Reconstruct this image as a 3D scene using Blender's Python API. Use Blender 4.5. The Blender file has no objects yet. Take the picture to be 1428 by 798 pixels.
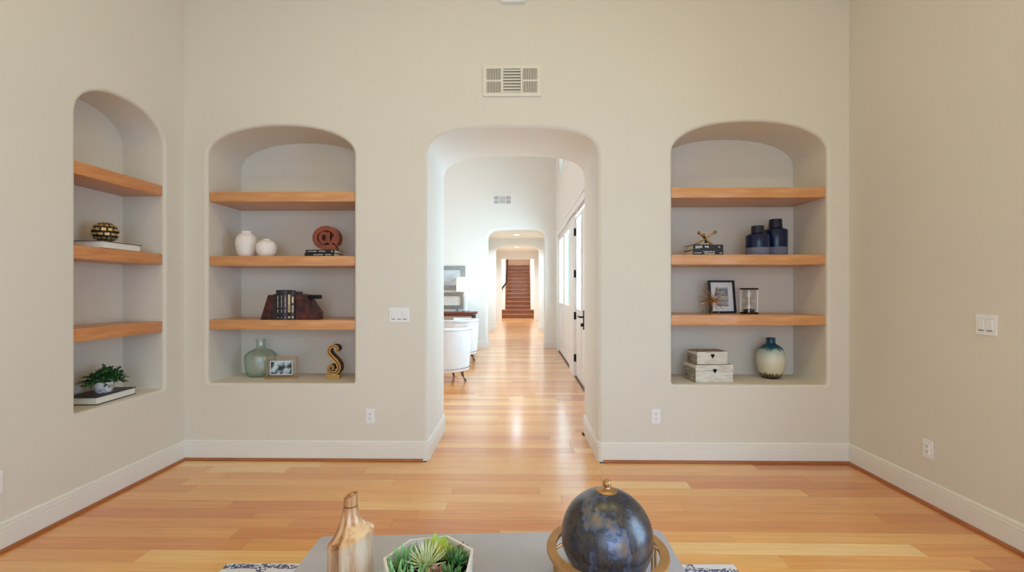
import bpy, bmesh, math, random
from mathutils import Vector, Matrix
from mathutils.geometry import tessellate_polygon
R = math.radians
PI = math.pi
random.seed(7)
S = bpy.context.scene
C = S.collection

# ------------------------------------------------------------------ camera, world, light, exposure
cam_d = bpy.data.cameras.new('camera')
cam = bpy.data.objects.new('camera', cam_d)
C.objects.link(cam)
cam_d.sensor_width = 36.0
cam_d.lens = 640.0 / 1428.0 * 36.0
cam_d.shift_y = 5.5 / 1428.0
cam_d.clip_end = 200
cam_d.clip_start = 0.02
cam.location = (0, 0, 1.38)
cam.rotation_euler = (R(90), 0, math.atan(10 / 640.0))
S.camera = cam

world = bpy.data.worlds.new('sky')
S.world = world
world.use_nodes = True
wn = world.node_tree
bg = wn.nodes['Background']
bg.inputs['Color'].default_value = (0.86, 0.95, 1.0, 1)
bg.inputs['Strength'].default_value = 1.05

S.view_settings.view_transform = 'Standard'
S.view_settings.look = 'None'
S.view_settings.gamma = 1.0
S.view_settings.exposure = 0.0
S.view_settings.use_curve_mapping = False
S.cycles.max_bounces = 12
S.cycles.diffuse_bounces = 6
S.cycles.glossy_bounces = 4
S.cycles.transparent_max_bounces = 12
S.cycles.use_denoising = True
S.cycles.sample_clamp_indirect = 8.0

def area(name, loc, rot, sx, sy, power, col, spread=180):
    l = bpy.data.lights.new(name, 'AREA')
    l.shape = 'RECTANGLE'
    l.size, l.size_y = sx, sy
    l.energy = power
    l.color = col
    l.spread = R(spread)
    o = bpy.data.objects.new(name, l)
    C.objects.link(o)
    o.location = loc
    o.rotation_euler = rot
    return o

DAY = (0.54, 0.75, 1.0)
WARM = (1.0, 0.86, 0.32)
area('daylight_rear_window', (0.1, -2.52, 1.70), (R(78), 0, 0), 3.6, 2.3, 64, DAY, 150)
area('daylight_side_window', (2.72, 0.9, 1.3), (R(76), 0, R(90)), 1.2, 2.0, 50, (0.40, 0.68, 1.0), 160)
area('daylight_great_room_window', (-5.85, 6.5, 1.5), (R(90), 0, R(-90)), 3.8, 2.6, 54, (0.80, 0.87, 1.0))
area('added_ceiling_fill', (-2.4, 7.6, 5.18), (0, 0, 0), 4.0, 4.0, 40, (0.90, 0.90, 1.0))  # unseen fill under the ceiling, added to brighten the great room evenly
area('daylight_entry_door', (1.6, 7.6, 1.9), (R(90), 0, R(90)), 4.6, 2.2, 640, (0.70, 0.85, 1.0))

# ------------------------------------------------------------------ helpers
def lin(c):
    return tuple((v / 12.92) if v <= 0.04045 else ((v + 0.055) / 1.055) ** 2.4 for v in c)

def rgb(r, g, b):
    return lin((r / 255.0, g / 255.0, b / 255.0)) + (1.0,)

class MB:
    """collects shapes in one bmesh"""
    def __init__(self):
        self.bm = bmesh.new()
    def _face(self, vs):
        try:
            return self.bm.faces.new(vs)
        except ValueError:
            return None
    def box(self, c, s, rot=None, bevel=0.0):
        vs = bmesh.ops.create_cube(self.bm, size=1.0)['verts']
        for v in vs:
            v.co = Vector((v.co.x * s[0], v.co.y * s[1], v.co.z * s[2]))
        if bevel > 0:
            es = list({e for v in vs for e in v.link_edges})
            r = bmesh.ops.bevel(self.bm, geom=es, offset=bevel, segments=2, profile=0.6, affect='EDGES')
            vs = list({v for f in r['faces'] for v in f.verts} | {v for v in vs if v.is_valid})
        M = Matrix.Translation(Vector(c))
        if rot is not None:
            M = M @ rot.to_4x4()
        for v in vs:
            v.co = M @ v.co
        return self
    def lathe(self, prof, seg=32, c=(0, 0, 0), flute=0, amp=0.0, sx=1.0, sy=1.0, M=None, close=True, ph=0.0):
        rings = []
        for r, z in prof:
            ring = []
            for i in range(seg):
                a = 2 * PI * i / seg + ph
                rr = r * (1 + (amp * math.cos(flute * a) if flute else 0))
                p = Vector((rr * math.cos(a) * sx, rr * math.sin(a) * sy, z))
                if M is not None:
                    p = M @ p
                ring.append(self.bm.verts.new(p + Vector(c)))
            rings.append(ring)
        for k in range(len(rings) - 1):
            a, b = rings[k], rings[k + 1]
            for i in range(seg):
                j = (i + 1) % seg
                self._face((a[i], a[j], b[j], b[i]))
        if close:
            if prof[0][0] > 1e-6:
                self._face(list(reversed(rings[0])))
            if prof[-1][0] > 1e-6:
                self._face(rings[-1])
        return self
    def tube(self, pts, r, seg=8, r2=None, flat=None):
        pts = [Vector(p) for p in pts]
        n = len(pts)
        up = Vector((0, 0, 1))
        rings = []
        for k, p in enumerate(pts):
            t = (pts[min(k + 1, n - 1)] - pts[max(k - 1, 0)]).normalized()
            ref = up if abs(t.dot(up)) < 0.95 else Vector((1, 0, 0))
            u = t.cross(ref).normalized()
            w = u.cross(t).normalized()
            rr = r if r2 is None else r + (r2 - r) * k / max(1, n - 1)
            ring = []
            for i in range(seg):
                a = 2 * PI * i / seg
                ring.append(self.bm.verts.new(p + u * rr * math.cos(a) + w * rr * math.sin(a) * (flat or 1)))
            rings.append(ring)
        for k in range(n - 1):
            for i in range(seg):
                j = (i + 1) % seg
                self._face((rings[k][i], rings[k][j], rings[k + 1][j], rings[k + 1][i]))
        self._face(list(reversed(rings[0])))
        self._face(rings[-1])
        return self
    def sphere(self, c, r, u=20, v=12, s=(1, 1, 1)):
        prof = [(max(1e-4, r * math.sin(PI * k / v)), -r * math.cos(PI * k / v)) for k in range(v + 1)]
        rings_c = Vector(c)
        M = Matrix.Diagonal((s[0], s[1], s[2])).to_3x3()
        return self.lathe(prof, u, c=c, M=M)
    def prism(self, poly, d0, d1, fn):
        """poly in 2D, extruded from d0 to d1; fn(a, b, d) -> point"""
        A = [self.bm.verts.new(fn(a, b, d0)) for a, b in poly]
        B = [self.bm.verts.new(fn(a, b, d1)) for a, b in poly]
        self._face(A)
        self._face(list(reversed(B)))
        for i in range(len(poly)):
            j = (i + 1) % len(poly)
            self._face((A[i], B[i], B[j], A[j]))
        return self
    def ribbon(self, path, wid, d0, d1, fn):
        """a flat band of given widths along a 2D path, thickness d0..d1"""
        L, Rr = [], []
        n = len(path)
        for k in range(n):
            a = path[max(k - 1, 0)]
            b = path[min(k + 1, n - 1)]
            tx, ty = b[0] - a[0], b[1] - a[1]
            m = math.hypot(tx, ty) or 1
            nx, ny = -ty / m, tx / m
            w = wid[k] if isinstance(wid, (list, tuple)) else wid
            L.append((path[k][0] + nx * w / 2, path[k][1] + ny * w / 2))
            Rr.append((path[k][0] - nx * w / 2, path[k][1] - ny * w / 2))
        V = [[self.bm.verts.new(fn(p[0], p[1], d)) for p in side] for d in (d0, d1) for side in (L, Rr)]
        lf, rf, lb, rb = V
        for k in range(n - 1):
            self._face((lf[k], lf[k + 1], rf[k + 1], rf[k]))
            self._face((lb[k + 1], lb[k], rb[k], rb[k + 1]))
            self._face((lf[k + 1], lf[k], lb[k], lb[k + 1]))
            self._face((rf[k], rf[k + 1], rb[k + 1], rb[k]))
        self._face((lf[0], rf[0], rb[0], lb[0]))
        self._face((lf[-1], lb[-1], rb[-1], rf[-1]))
        return self
    def mesh(self, name, mat, smooth=None):
        bmesh.ops.recalc_face_normals(self.bm, faces=self.bm.faces)
        me = bpy.data.meshes.new(name)
        self.bm.to_mesh(me)
        self.bm.free()
        if mat is not None:
            me.materials.append(mat)
        if smooth is not None:
            me.polygons.foreach_set('use_smooth', [True] * len(me.polygons))
            me.set_sharp_from_angle(angle=R(smooth))
        return me
    def build(self, name, mat, parent=None, smooth=None, loc=None):
        return link(name, self.mesh(name, mat, smooth), parent, loc)

def link(name, me, parent=None, loc=None):
    o = bpy.data.objects.new(name, me)
    C.objects.link(o)
    if parent is not None:
        o.parent = parent
    if loc is not None:
        o.location = loc
    return o

def tag(o, label=None, cat=None, group=None, kind=None):
    if label: o['label'] = label
    if cat: o['category'] = cat
    if group: o['group'] = group
    if kind: o['kind'] = kind
    return o

def thing(name, label, cat, loc=(0, 0, 0), rz=0.0, group=None):
    o = bpy.data.objects.new(name, None)
    o.empty_display_size = 0.05
    C.objects.link(o)
    o.location = loc
    o.rotation_euler = (0, 0, rz)
    return tag(o, label, cat, group)

def structure(o, label=None):
    return tag(o, label, None, None, 'structure')

def rawmesh(name, verts, faces, mat, smooth_faces=None, smooth=40, mat2=None, idx=None):
    me = bpy.data.meshes.new(name)
    me.from_pydata([tuple(v) for v in verts], [], faces)
    if mat is not None:
        me.materials.append(mat)
    if mat2 is not None:
        me.materials.append(mat2)
        me.polygons.foreach_set('material_index', idx)
    if smooth_faces is not None:
        me.polygons.foreach_set('use_smooth', smooth_faces)
        me.set_sharp_from_angle(angle=R(smooth))
    me.update()
    return me

XYZ = lambda a, b, d: Vector((a, d, b))          # a 2D shape standing in the XZ plane, depth along Y

# ------------------------------------------------------------------ materials
def newmat(name):
    m = bpy.data.materials.new(name)
    m.use_nodes = True
    nt = m.node_tree
    return m, nt, nt.nodes['Principled BSDF']

def N(nt, t, **kw):
    n = nt.nodes.new(t)
    for k, v in kw.items():
        setattr(n, k, v)
    return n

def noise_of(nt, scale, detail=3.0, vec=None, rough=0.5):
    n = N(nt, 'ShaderNodeTexNoise')
    n.inputs['Scale'].default_value = scale
    n.inputs['Detail'].default_value = detail
    n.inputs['Roughness'].default_value = rough
    if vec is not None:
        nt.links.new(vec, n.inputs['Vector'])
    return n

def coords(nt, kind='Object', scale=(1, 1, 1)):
    tc = N(nt, 'ShaderNodeTexCoord')
    mp = N(nt, 'ShaderNodeMapping')
    mp.inputs['Scale'].default_value = scale
    nt.links.new(tc.outputs[kind], mp.inputs['Vector'])
    return mp.outputs['Vector']

def ramp(nt, fac, stops):
    r = N(nt, 'ShaderNodeValToRGB')
    el = r.color_ramp.elements
    el[0].position, el[0].color = stops[0]
    el[1].position, el[1].color = stops[-1]
    for p, c in stops[1:-1]:
        e = el.new(p)
        e.color = c
    nt.links.new(fac, r.inputs['Fac'])
    return r.outputs['Color']

def bump(nt, bs, height, strength, dist=0.01):
    b = N(nt, 'ShaderNodeBump')
    b.inputs['Strength'].default_value = strength
    b.inputs['Distance'].default_value = dist
    nt.links.new(height, b.inputs['Height'])
    nt.links.new(b.outputs['Normal'], bs.inputs['Normal'])

def mat(name, col, rough=0.5, metal=0.0, var=0.0, vscale=8.0, bmp=0.0, bscale=40.0, coat=0.0, stretch=(1, 1, 1), spec=0.5, emis=None, estr=0.0):
    m, nt, bs = newmat(name)
    bs.inputs['Roughness'].default_value = rough
    bs.inputs['Metallic'].default_value = metal
    bs.inputs['Coat Weight'].default_value = coat
    bs.inputs['Coat Roughness'].default_value = 0.12
    bs.inputs['Specular IOR Level'].default_value = spec
    vec = coords(nt, 'Object', stretch)
    if var > 0:
        n = noise_of(nt, vscale, 4.0, vec)
        lo = tuple(max(0, c * (1 - var)) for c in col[:3]) + (1,)
        hi = tuple(min(1, c * (1 + var)) for c in col[:3]) + (1,)
        nt.links.new(ramp(nt, n.outputs['Fac'], [(0.3, lo), (0.7, hi)]), bs.inputs['Base Color'])
    else:
        bs.inputs['Base Color'].default_value = col
    if bmp > 0:
        nb = noise_of(nt, bscale, 4.0, vec)
        bump(nt, bs, nb.outputs['Fac'], bmp)
    if emis is not None:
        bs.inputs['Emission Color'].default_value = emis
        bs.inputs['Emission Strength'].default_value = estr
    return m

WALL = mat('cream_wall_paint', rgb(221, 215, 204), 0.75, var=0.012, vscale=1.5, bmp=0.08, bscale=60, spec=0.25)
WALL_DAYLIT = mat('cream_wall_paint_daylit', rgb(233, 231, 226), 0.75, var=0.01, vscale=1.5, bmp=0.05, bscale=60, spec=0.25)  # wall paint whitened to carry the daylight beyond the arch in its colour
CEIL = mat('ceiling_paint', rgb(236, 229, 214), 0.85, var=0.01)
TRIM = mat('white_trim_paint', rgb(232, 228, 222), 0.4, var=0.008, spec=0.4)
PLATE = mat('white_plastic_plate', rgb(236, 236, 238), 0.35, var=0.005)
SLOT = mat('dark_slot', rgb(60, 56, 52), 0.7, var=0.05)
BLACK = mat('black_metal', rgb(24, 23, 24), 0.4, 0.6, var=0.1)
GOLD = mat('aged_gold', rgb(176, 132, 72), 0.32, 0.9, var=0.25, vscale=25)
DARKSLAB = mat('subfloor_dark', rgb(70, 40, 20), 0.8, var=0.1)

def plank_mat(name, source):
    m, nt, bs = newmat(name)
    geo = N(nt, 'ShaderNodeNewGeometry')
    if source == 'object':
        oi = N(nt, 'ShaderNodeObjectInfo')
        base, rnd = oi.outputs['Color'], oi.outputs['Random']
    else:
        rnd = geo.outputs['Random Per Island']
        base = ramp(nt, rnd, PALSTOPS)
    off = N(nt, 'ShaderNodeMath', operation='MULTIPLY')
    off.inputs[1].default_value = 37.0
    nt.links.new(rnd, off.inputs[0])
    cx = N(nt, 'ShaderNodeCombineXYZ')
    nt.links.new(off.outputs[0], cx.inputs['X'])
    nt.links.new(off.outputs[0], cx.inputs['Z'])
    add = N(nt, 'ShaderNodeVectorMath', operation='ADD')
    nt.links.new(geo.outputs['Position'], add.inputs[0])
    nt.links.new(cx.outputs[0], add.inputs[1])
    mp = N(nt, 'ShaderNodeMapping')
    mp.inputs['Scale'].default_value = (1.3, 26.0, 1.0)
    nt.links.new(add.outputs[0], mp.inputs['Vector'])
    n1 = noise_of(nt, 1.6, 5.0, mp.outputs['Vector'], 0.6)
    n1.inputs['Distortion'].default_value = 0.6
    mp2 = N(nt, 'ShaderNodeMapping')
    mp2.inputs['Scale'].default_value = (2.0, 140.0, 1.0)
    nt.links.new(add.outputs[0], mp2.inputs['Vector'])
    n2 = noise_of(nt, 2.0, 3.0, mp2.outputs['Vector'])
    mm = N(nt, 'ShaderNodeMath', operation='MULTIPLY_ADD')
    nt.links.new(n2.outputs['Fac'], mm.inputs[0])
    mm.inputs[1].default_value = 0.4
    nt.links.new(n1.outputs['Fac'], mm.inputs[2])
    mr = N(nt, 'ShaderNodeMapRange')
    nt.links.new(mm.outputs[0], mr.inputs['Value'])
    mr.inputs['From Min'].default_value = 0.4
    mr.inputs['From Max'].default_value = 1.0
    mr.inputs['To Min'].default_value = 0.80
    mr.inputs['To Max'].default_value = 1.14
    mx = N(nt, 'ShaderNodeVectorMath', operation='SCALE')
    nt.links.new(base, mx.inputs[0])
    nt.links.new(mr.outputs[0], mx.inputs['Scale'])
    nt.links.new(mx.outputs[0], bs.inputs['Base Color'])
    bs.inputs['Roughness'].default_value = 0.34
    bs.inputs['Specular IOR Level'].default_value = 0.45
    bs.inputs['Coat Weight'].default_value = 1.0
    bs.inputs['Coat Roughness'].default_value = 0.19
    bump(nt, bs, n1.outputs['Fac'], 0.04, 0.004)
    return m

PAL = [rgb(236, 168, 92), rgb(229, 155, 79), rgb(240, 179, 104), rgb(218, 138, 70), rgb(206, 121, 61), rgb(244, 190, 116),
       rgb(232, 161, 86), rgb(238, 174, 98), rgb(223, 146, 75), rgb(246, 200, 132)]
PALW = [5, 5, 4, 3, 1.6, 1.6, 5, 5, 4, 0.8]
PALSTOPS = [(0.0, PAL[4]), (0.2, PAL[3]), (0.5, PAL[0]), (0.8, PAL[2]), (1.0, PAL[9])]
PLANK = plank_mat('oak_plank', 'object')
PLANKS = plank_mat('oak_plank_far', 'island')

def wood(name, c1, c2, scale=(1.5, 14, 14), rough=0.4, coat=0.2, seed=0.0, fine=2.0):
    m, nt, bs = newmat(name)
    vec = coords(nt, 'Object', scale)
    n = noise_of(nt, fine, 5.0, vec, 0.6)
    n.inputs['Distortion'].default_value = 0.8
    nt.links.new(ramp(nt, n.outputs['Fac'], [(0.28, c1), (0.72, c2)]), bs.inputs['Base Color'])
    bs.inputs['Roughness'].default_value = rough
    bs.inputs['Coat Weight'].default_value = coat
    bump(nt, bs, n.outputs['Fac'], 0.06, 0.004)
    return m

SHELF = wood('shelf_wood_along_x', rgb(198, 134, 86), rgb(222, 166, 112), (1.2, 16, 16))
SHELFY = wood('shelf_wood_along_y', rgb(194, 124, 76), rgb(216, 152, 98), (16, 1.2, 16))
SHOE = wood('shoe_moulding_wood', rgb(150, 84, 44), rgb(178, 108, 60), (2, 2, 10))

# ------------------------------------------------------------------ setting: walls
XL, XR, YB, YB2 = -2.73, 2.631, 3.70, 4.53
YREAR, ZC = -2.6, 4.35

def half_super(x0, x1, spring, rise, n, steps=40):
    """points from (x0, spring) over the top to (x1, spring)"""
    a = (x1 - x0) / 2
    c = (x0 + x1) / 2
    pts = []
    for i in range(steps + 1):
        t = PI - PI * i / steps
        ct, st = math.cos(t), math.sin(t)
        x = math.copysign(abs(ct) ** (2 / n), ct)
        z = abs(st) ** (2 / n)
        pts.append((c + a * x, spring + rise * z))
    return pts

def niche_contour(x0, x1, sill, spring, rise, n, rb=0.02):
    pts = []
    for k in range(4):
        a = PI + PI / 2 * (k / 3)                       # lower corner at x0, going towards x1
        pts.append((x0 + rb + rb * math.cos(a), sill + rb + rb * math.sin(a)))
    for k in range(4):
        a = 1.5 * PI + PI / 2 * (k / 3)
        pts.append((x1 - rb + rb * math.cos(a), sill + rb + rb * math.sin(a)))
    pts += list(reversed(half_super(x0, x1, spring, rise, n)))
    return pts                                          # counter-clockwise, closed

def arch_contour(x0, x1, spring, rise, n, z0=0.0):
    return [(x1, z0), (x1, 0.6), (x1, 1.4)] + list(reversed(half_super(x0, x1, spring, rise, n, 48))) + [(x0, 1.4), (x0, 0.6), (x0, z0)]

def out_normals(pts, closed):
    """normals pointing out of the opening (contours run counter-clockwise)"""
    ns = []
    n = len(pts)
    for i in range(n):
        a = pts[(i - 1) % n] if closed or i > 0 else pts[i]
        b = pts[(i + 1) % n] if closed or i < n - 1 else pts[i]
        tx, ty = b[0] - a[0], b[1] - a[1]
        m = math.hypot(tx, ty) or 1
        ns.append((ty / m, -tx / m))
    return ns

def opening_strip(V, Fc, Sm, pts, closed, fn, depth, r, back=False, fill=False):
    """bullnose edge, reveal, and (fill) back of a recess; returns the contour the wall's face must leave open"""
    ns = out_normals(pts, closed)
    prof = [(r + 0.004, 0.0), (r, 0.0)]
    for k in range(1, 7):
        t = PI / 2 * k / 6
        prof.append((r * (1 - math.sin(t)), r * (1 - math.cos(t))))
    prof.append((0.0, r + 0.004))
    if back:
        prof.append((0.0, depth - r - 0.004))
        for k in range(0, 7):
            t = PI / 2 * k / 6
            prof.append((r * (1 - math.cos(t)), depth - r + r * math.sin(t)))
        prof.append((r + 0.004, depth))
    else:
        prof.append((0.0, depth))
    base = len(V)
    n = len(pts)
    for off, d in prof:
        for p, q in zip(pts, ns):
            V.append(fn(p[0] + q[0] * off, p[1] + q[1] * off, d))
    for k in range(len(prof) - 1):
        for i in range(n if closed else n - 1):
            j = (i + 1) % n
            Fc.append((base + k * n + i, base + k * n + j, base + (k + 1) * n + j, base + (k + 1) * n + i))
            Sm.append(True)
    if fill:
        b0 = len(V)
        for p in pts:
            V.append(fn(p[0], p[1], depth))
        Fc.append(tuple(range(b0, b0 + n)))
        Sm.append(False)
    return [(p[0] + q[0] * (r + 0.004), p[1] + q[1] * (r + 0.004)) for p, q in zip(pts, ns)]

def face_with_holes(V, Fc, Sm, outer, holes, fn, d):
    loops = [[Vector((a, b, 0)) for a, b in outer]] + [[Vector((a, b, 0)) for a, b in h] for h in holes]
    flat = [p for l in loops for p in l]
    base = len(V)
    for p in flat:
        V.append(fn(p.x, p.y, d))
    for t in tessellate_polygon(loops):
        Fc.append((base + t[0], base + t[1], base + t[2]))
        Sm.append(False)

# back wall: two niches and the archway through its full thickness
def back_fn(a, b, d): return Vector((a, YB + d, b))
V, Fc, Sm = [], [], []
archc = arch_contour(-0.742, 0.64, 2.43, 0.262, 3.1)
nL = niche_contour(-2.541, -1.337, 0.622, 2.475, 0.243, 2.1)
nR = niche_contour(1.225, 2.46, 0.622, 2.475, 0.256, 2.2)
hL = opening_strip(V, Fc, Sm, nL, True, back_fn, 0.46, 0.024, fill=True)
hR = opening_strip(V, Fc, Sm, nR, True, back_fn, 0.46, 0.024, fill=True)
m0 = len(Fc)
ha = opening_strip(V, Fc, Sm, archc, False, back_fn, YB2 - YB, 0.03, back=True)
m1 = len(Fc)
outer = [(XR, -0.02), (XR, ZC), (XL, ZC), (XL, -0.02), (ha[-1][0], -0.02)] + list(reversed(ha)) + [(ha[0][0], -0.02)]
face_with_holes(V, Fc, Sm, outer, [hL, hR], back_fn, 0.0)
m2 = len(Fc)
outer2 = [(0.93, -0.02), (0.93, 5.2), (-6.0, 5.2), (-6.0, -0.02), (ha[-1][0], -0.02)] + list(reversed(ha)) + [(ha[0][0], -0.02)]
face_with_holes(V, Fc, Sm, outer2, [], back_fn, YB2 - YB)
structure(link('wall_back', rawmesh('wall_back', V, Fc, WALL, Sm, 50, WALL_DAYLIT, [1 if (m0 + 4 * (len(archc) - 1) <= i < m1 or i >= m2) else 0 for i in range(len(Fc))])), 'cream plaster wall with arched doorway and two shelf niches')  # arch reveal and rear face take the wall colour whitened for daylight

# side wall with its niche
def left_fn(a, b, d): return Vector((XL - d, a, b))
V, Fc, Sm = [], [], []
nS = niche_contour(2.785, 3.495, 0.618, 2.47, 0.235, 2.15)
hS = opening_strip(V, Fc, Sm, nS, True, left_fn, 0.33, 0.024, fill=True)
face_with_holes(V, Fc, Sm, [(YREAR, -0.02), (YB, -0.02), (YB, ZC), (YREAR, ZC)], [hS], left_fn, 0.0)
structure(link('wall_left', rawmesh('wall_left', V, Fc, WALL, Sm, 50)), 'cream plaster side wall with one tall shelf niche')

def quad_wall(name, pts, m, label=None):
    o = link(name, rawmesh(name, pts, [tuple(range(len(pts)))], m))
    return structure(o, label)
V, Fc, Sm = [], [], []
face_with_holes(V, Fc, Sm, [(YREAR, -.02), (YB, -.02), (YB, ZC), (YREAR, ZC)], [[(-1.25, 0.16), (1.65, 0.16), (1.65, 2.36), (-1.25, 2.36)]], lambda a, b, d: Vector((XR, a, b)), 0)
structure(link('wall_right', rawmesh('wall_right', V, Fc, WALL)), 'plain cream plaster side wall with light switch and outlet')
w4 = MB()
for yy in (-1.25, 0.2, 1.65):
    w4.box((XR + .036, yy, 1.26), (0.06, 0.07, 2.27))
for z in (0.16, 2.36):
    w4.box((XR + .036, 0.2, z), (0.06, 2.97, 0.07))
structure(w4.build('window_4', TRIM), 'white framed side window outside the picture')
# rear wall (behind the camera) with its window opening
V, Fc, Sm = [], [], []
face_with_holes(V, Fc, Sm, [(XL, -.02), (XR, -.02), (XR, ZC), (XL, ZC)], [[(-1.7, 0.45), (1.9, 0.45), (1.9, 2.95), (-1.7, 2.95)]], lambda a, b, d: Vector((a, YREAR, b)), 0)
structure(link('wall_rear', rawmesh('wall_rear', V, Fc, WALL)), 'cream wall behind the viewer with a wide window')
w1 = MB()
for x in (-1.7, 0.1, 1.9):
    w1.box((x, YREAR - .036, 1.725), (0.07, 0.06, 2.52))
for z in (0.45, 2.95):
    w1.box((0.1, YREAR - .036, z), (3.67, 0.06, 0.07))
win = structure(w1.build('window_1', TRIM), 'wide white framed window behind the viewer')
quad_wall('ceiling', [(XL, YREAR, ZC), (XR, YREAR, ZC), (XR, YB, ZC), (XL, YB, ZC)], CEIL, 'high pale ceiling of the front room')

# recessed ceiling lights of the front room (above the frame)
def downlight(x, y, z, power, col, r=0.075, group='recessed ceiling lights', label='round recessed ceiling light', spread=150, sz=0.14):
    t = thing('ceiling_light', label, 'ceiling light', (x, y, z), 0, group)
    MB().lathe([(r * 0.8, -0.001), (r * 0.85, -0.006), (r * 1.25, -0.006), (r * 1.3, -0.0005)], 28, close=False).build('trim_ring', TRIM, t, 40)
    e = mat('lamp_diffuser', (1, 0.95, 0.85, 1), 0.5, emis=(1, 0.97, 0.92, 1), estr=4.0)
    MB().lathe([(0.0001, -0.002), (r * 0.82, -0.002)], 28, close=False).build('diffuser', e, t)
    l = bpy.data.lights.new('downlight_lamp', 'AREA')
    l.shape = 'DISK'
    l.size = sz
    l.energy = power
    l.color = col
    l.spread = R(spread)
    o = bpy.data.objects.new('downlight_lamp', l)
    C.objects.link(o)
    o.parent = t
    o.location = (0, 0, -0.012)
    return t
for x, y, w in ((-1.2, 1.6, 'in front of the niche with the green bottle'), (1.2, 1.6, 'in front of the niche with the blue vases'), (0.0, 1.6, 'in front of the archway'),
                (-1.7, -0.8, 'at the far end from the arch, by the niche side wall'), (1.7, -0.8, 'at the far end from the arch, by the switch side wall')):
    downlight(x, y, ZC, 8.5, WARM, label='recessed ceiling light ' + w, group='recessed lights of the front room', spread=180)

# ------------------------------------------------------------------ rooms beyond the arch
XD, YF = 0.875, 10.96
# entry wall along the doors
V, Fc, Sm = [], [], []
efn = lambda a, b, d: Vector((XD + d, a, b))
DOORZ = 2.60
circ = [(9.5 + 0.6 * math.cos(2 * PI * k / 40), 4.36 + 0.6 * math.sin(2 * PI * k / 40)) for k in range(40)]
hC = opening_strip(V, Fc, Sm, circ, True, efn, 0.16, 0.02)
doorhole = [(5.28, -0.02), (5.28, DOORZ), (10.30, DOORZ), (10.30, -0.02)]
face_with_holes(V, Fc, Sm, [(YB2, -.02)] + doorhole + [(YF, -.02), (YF, 5.2), (YB2, 5.2)], [hC], efn, 0)
b0 = len(V)
for a, b in doorhole:
    V.append(efn(a, b, 0)); V.append(efn(a, b, 0.14))
for k in range(3):
    Fc.append((b0 + 2 * k, b0 + 2 * k + 1, b0 + 2 * k + 3, b0 + 2 * k + 2)); Sm.append(False)
structure(link('wall_entry', rawmesh('wall_entry', V, Fc, WALL_DAYLIT, Sm, 50)), 'pale wall holding the white entry doors')

# far wall of the great room with the second arch
def far_fn(a, b, d): return Vector((a, YF + d, b))
V, Fc, Sm = [], [], []
a2 = arch_contour(-0.745, 0.60, 2.52, 0.29, 4.2)
h2 = opening_strip(V, Fc, Sm, a2, False, far_fn, 0.28, 0.06, back=True)
face_with_holes(V, Fc, Sm, [(XD + .05, -.02), (XD + .05, 5.2), (-6, 5.2), (-6, -.02), (h2[-1][0], -.02)] + list(reversed(h2)) + [(h2[0][0], -.02)], [], far_fn, 0)
face_with_holes(V, Fc, Sm, [(1.05, -.02), (1.05, 3.12), (-1.2, 3.12), (-1.2, -.02), (h2[-1][0], -.02)] + list(reversed(h2)) + [(h2[0][0], -.02)], [], far_fn, 0.28)
structure(link('wall_far', rawmesh('wall_far', V, Fc, WALL_DAYLIT, Sm, 50)), 'tall pale wall with the second archway and a vent')
quad_wall('wall_great_room_side', [(-6, YB2, -.02), (-6, YF, -.02), (-6, YF, 5.2), (-6, YB2, 5.2)], WALL_DAYLIT, 'pale side wall of the great room')
quad_wall('ceiling_great_room', [(-6, YB2, 5.2), (XD + .1, YB2, 5.2), (XD + .1, YF, 5.2), (-6, YF, 5.2)], CEIL, 'high pale ceiling of the great room')

# hall wall with the third arch, then a square opening
def wall3(name, y, contour, th, r, fl, label):
    fn = lambda a, b, d: Vector((a, y + d, b))
    V, Fc, Sm = [], [], []
    h = opening_strip(V, Fc, Sm, contour, False, fn, th, r, back=True)
    for d in (0, th):
        face_with_holes(V, Fc, Sm, [(1.2, -.02), (1.2, fl), (-1.3, fl), (-1.3, -.02), (h[-1][0], -.02)] + list(reversed(h)) + [(h[0][0], -.02)], [], fn, d)
    return structure(link(name, rawmesh(name, V, Fc, WALL_DAYLIT, Sm, 50)), label)
YH1, YH2 = 15.3, 20.3
wall3('wall_hall', YH1, arch_contour(-0.775, 0.66, 2.64, 0.22, 2.3), 0.30, 0.05, 3.14, 'pale hall wall with the third archway')
sq = [(0.66, 0.0), (0.66, 0.6), (0.66, 1.4), (0.66, 2.72), (0.64, 2.745), (0.6, 2.75), (-0.72, 2.75), (-0.757, 2.745), (-0.777, 2.72), (-0.777, 1.4), (-0.777, 0.6), (-0.777, 0.0)]
wall3('wall_stair_hall', YH2, sq, 0.2, 0.012, 3.14, 'pale wall with the square opening before the staircase')
for nm, x, y0, y1 in (('wall_hall_left', -1.12, YF + .28, YH1), ('wall_hall_right', 0.98, YF + .28, YH1), ('wall_second_hall_left', -1.12, YH1 + .3, YH2), ('wall_second_hall_right', 0.98, YH1 + .3, YH2)):
    quad_wall(nm, [(x, y0, -.02), (x, y1, -.02), (x, y1, 3.12), (x, y0, 3.12)], WALL_DAYLIT)
quad_wall('ceiling_hall', [(-1.2, YF + .2, 3.1), (1.1, YF + .2, 3.1), (1.1, YH1 + .1, 3.1), (-1.2, YH1 + .1, 3.1)], CEIL)
quad_wall('ceiling_second_hall', [(-1.2, YH1 + .2, 3.1), (1.1, YH1 + .2, 3.1), (1.1, YH2 + .1, 3.1), (-1.2, YH2 + .1, 3.1)], CEIL)
downlight(-0.075, 14.3, 3.1, 62, (0.66, 0.84, 1.0), r=0.11, label='round lit recessed light in the nearer hall ceiling', group=None)
downlight(-0.095, 18.4, 3.1, 62, (0.68, 0.85, 1.0), r=0.11, label='smaller looking lit recessed light in the farther hall ceiling', group=None)
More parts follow.
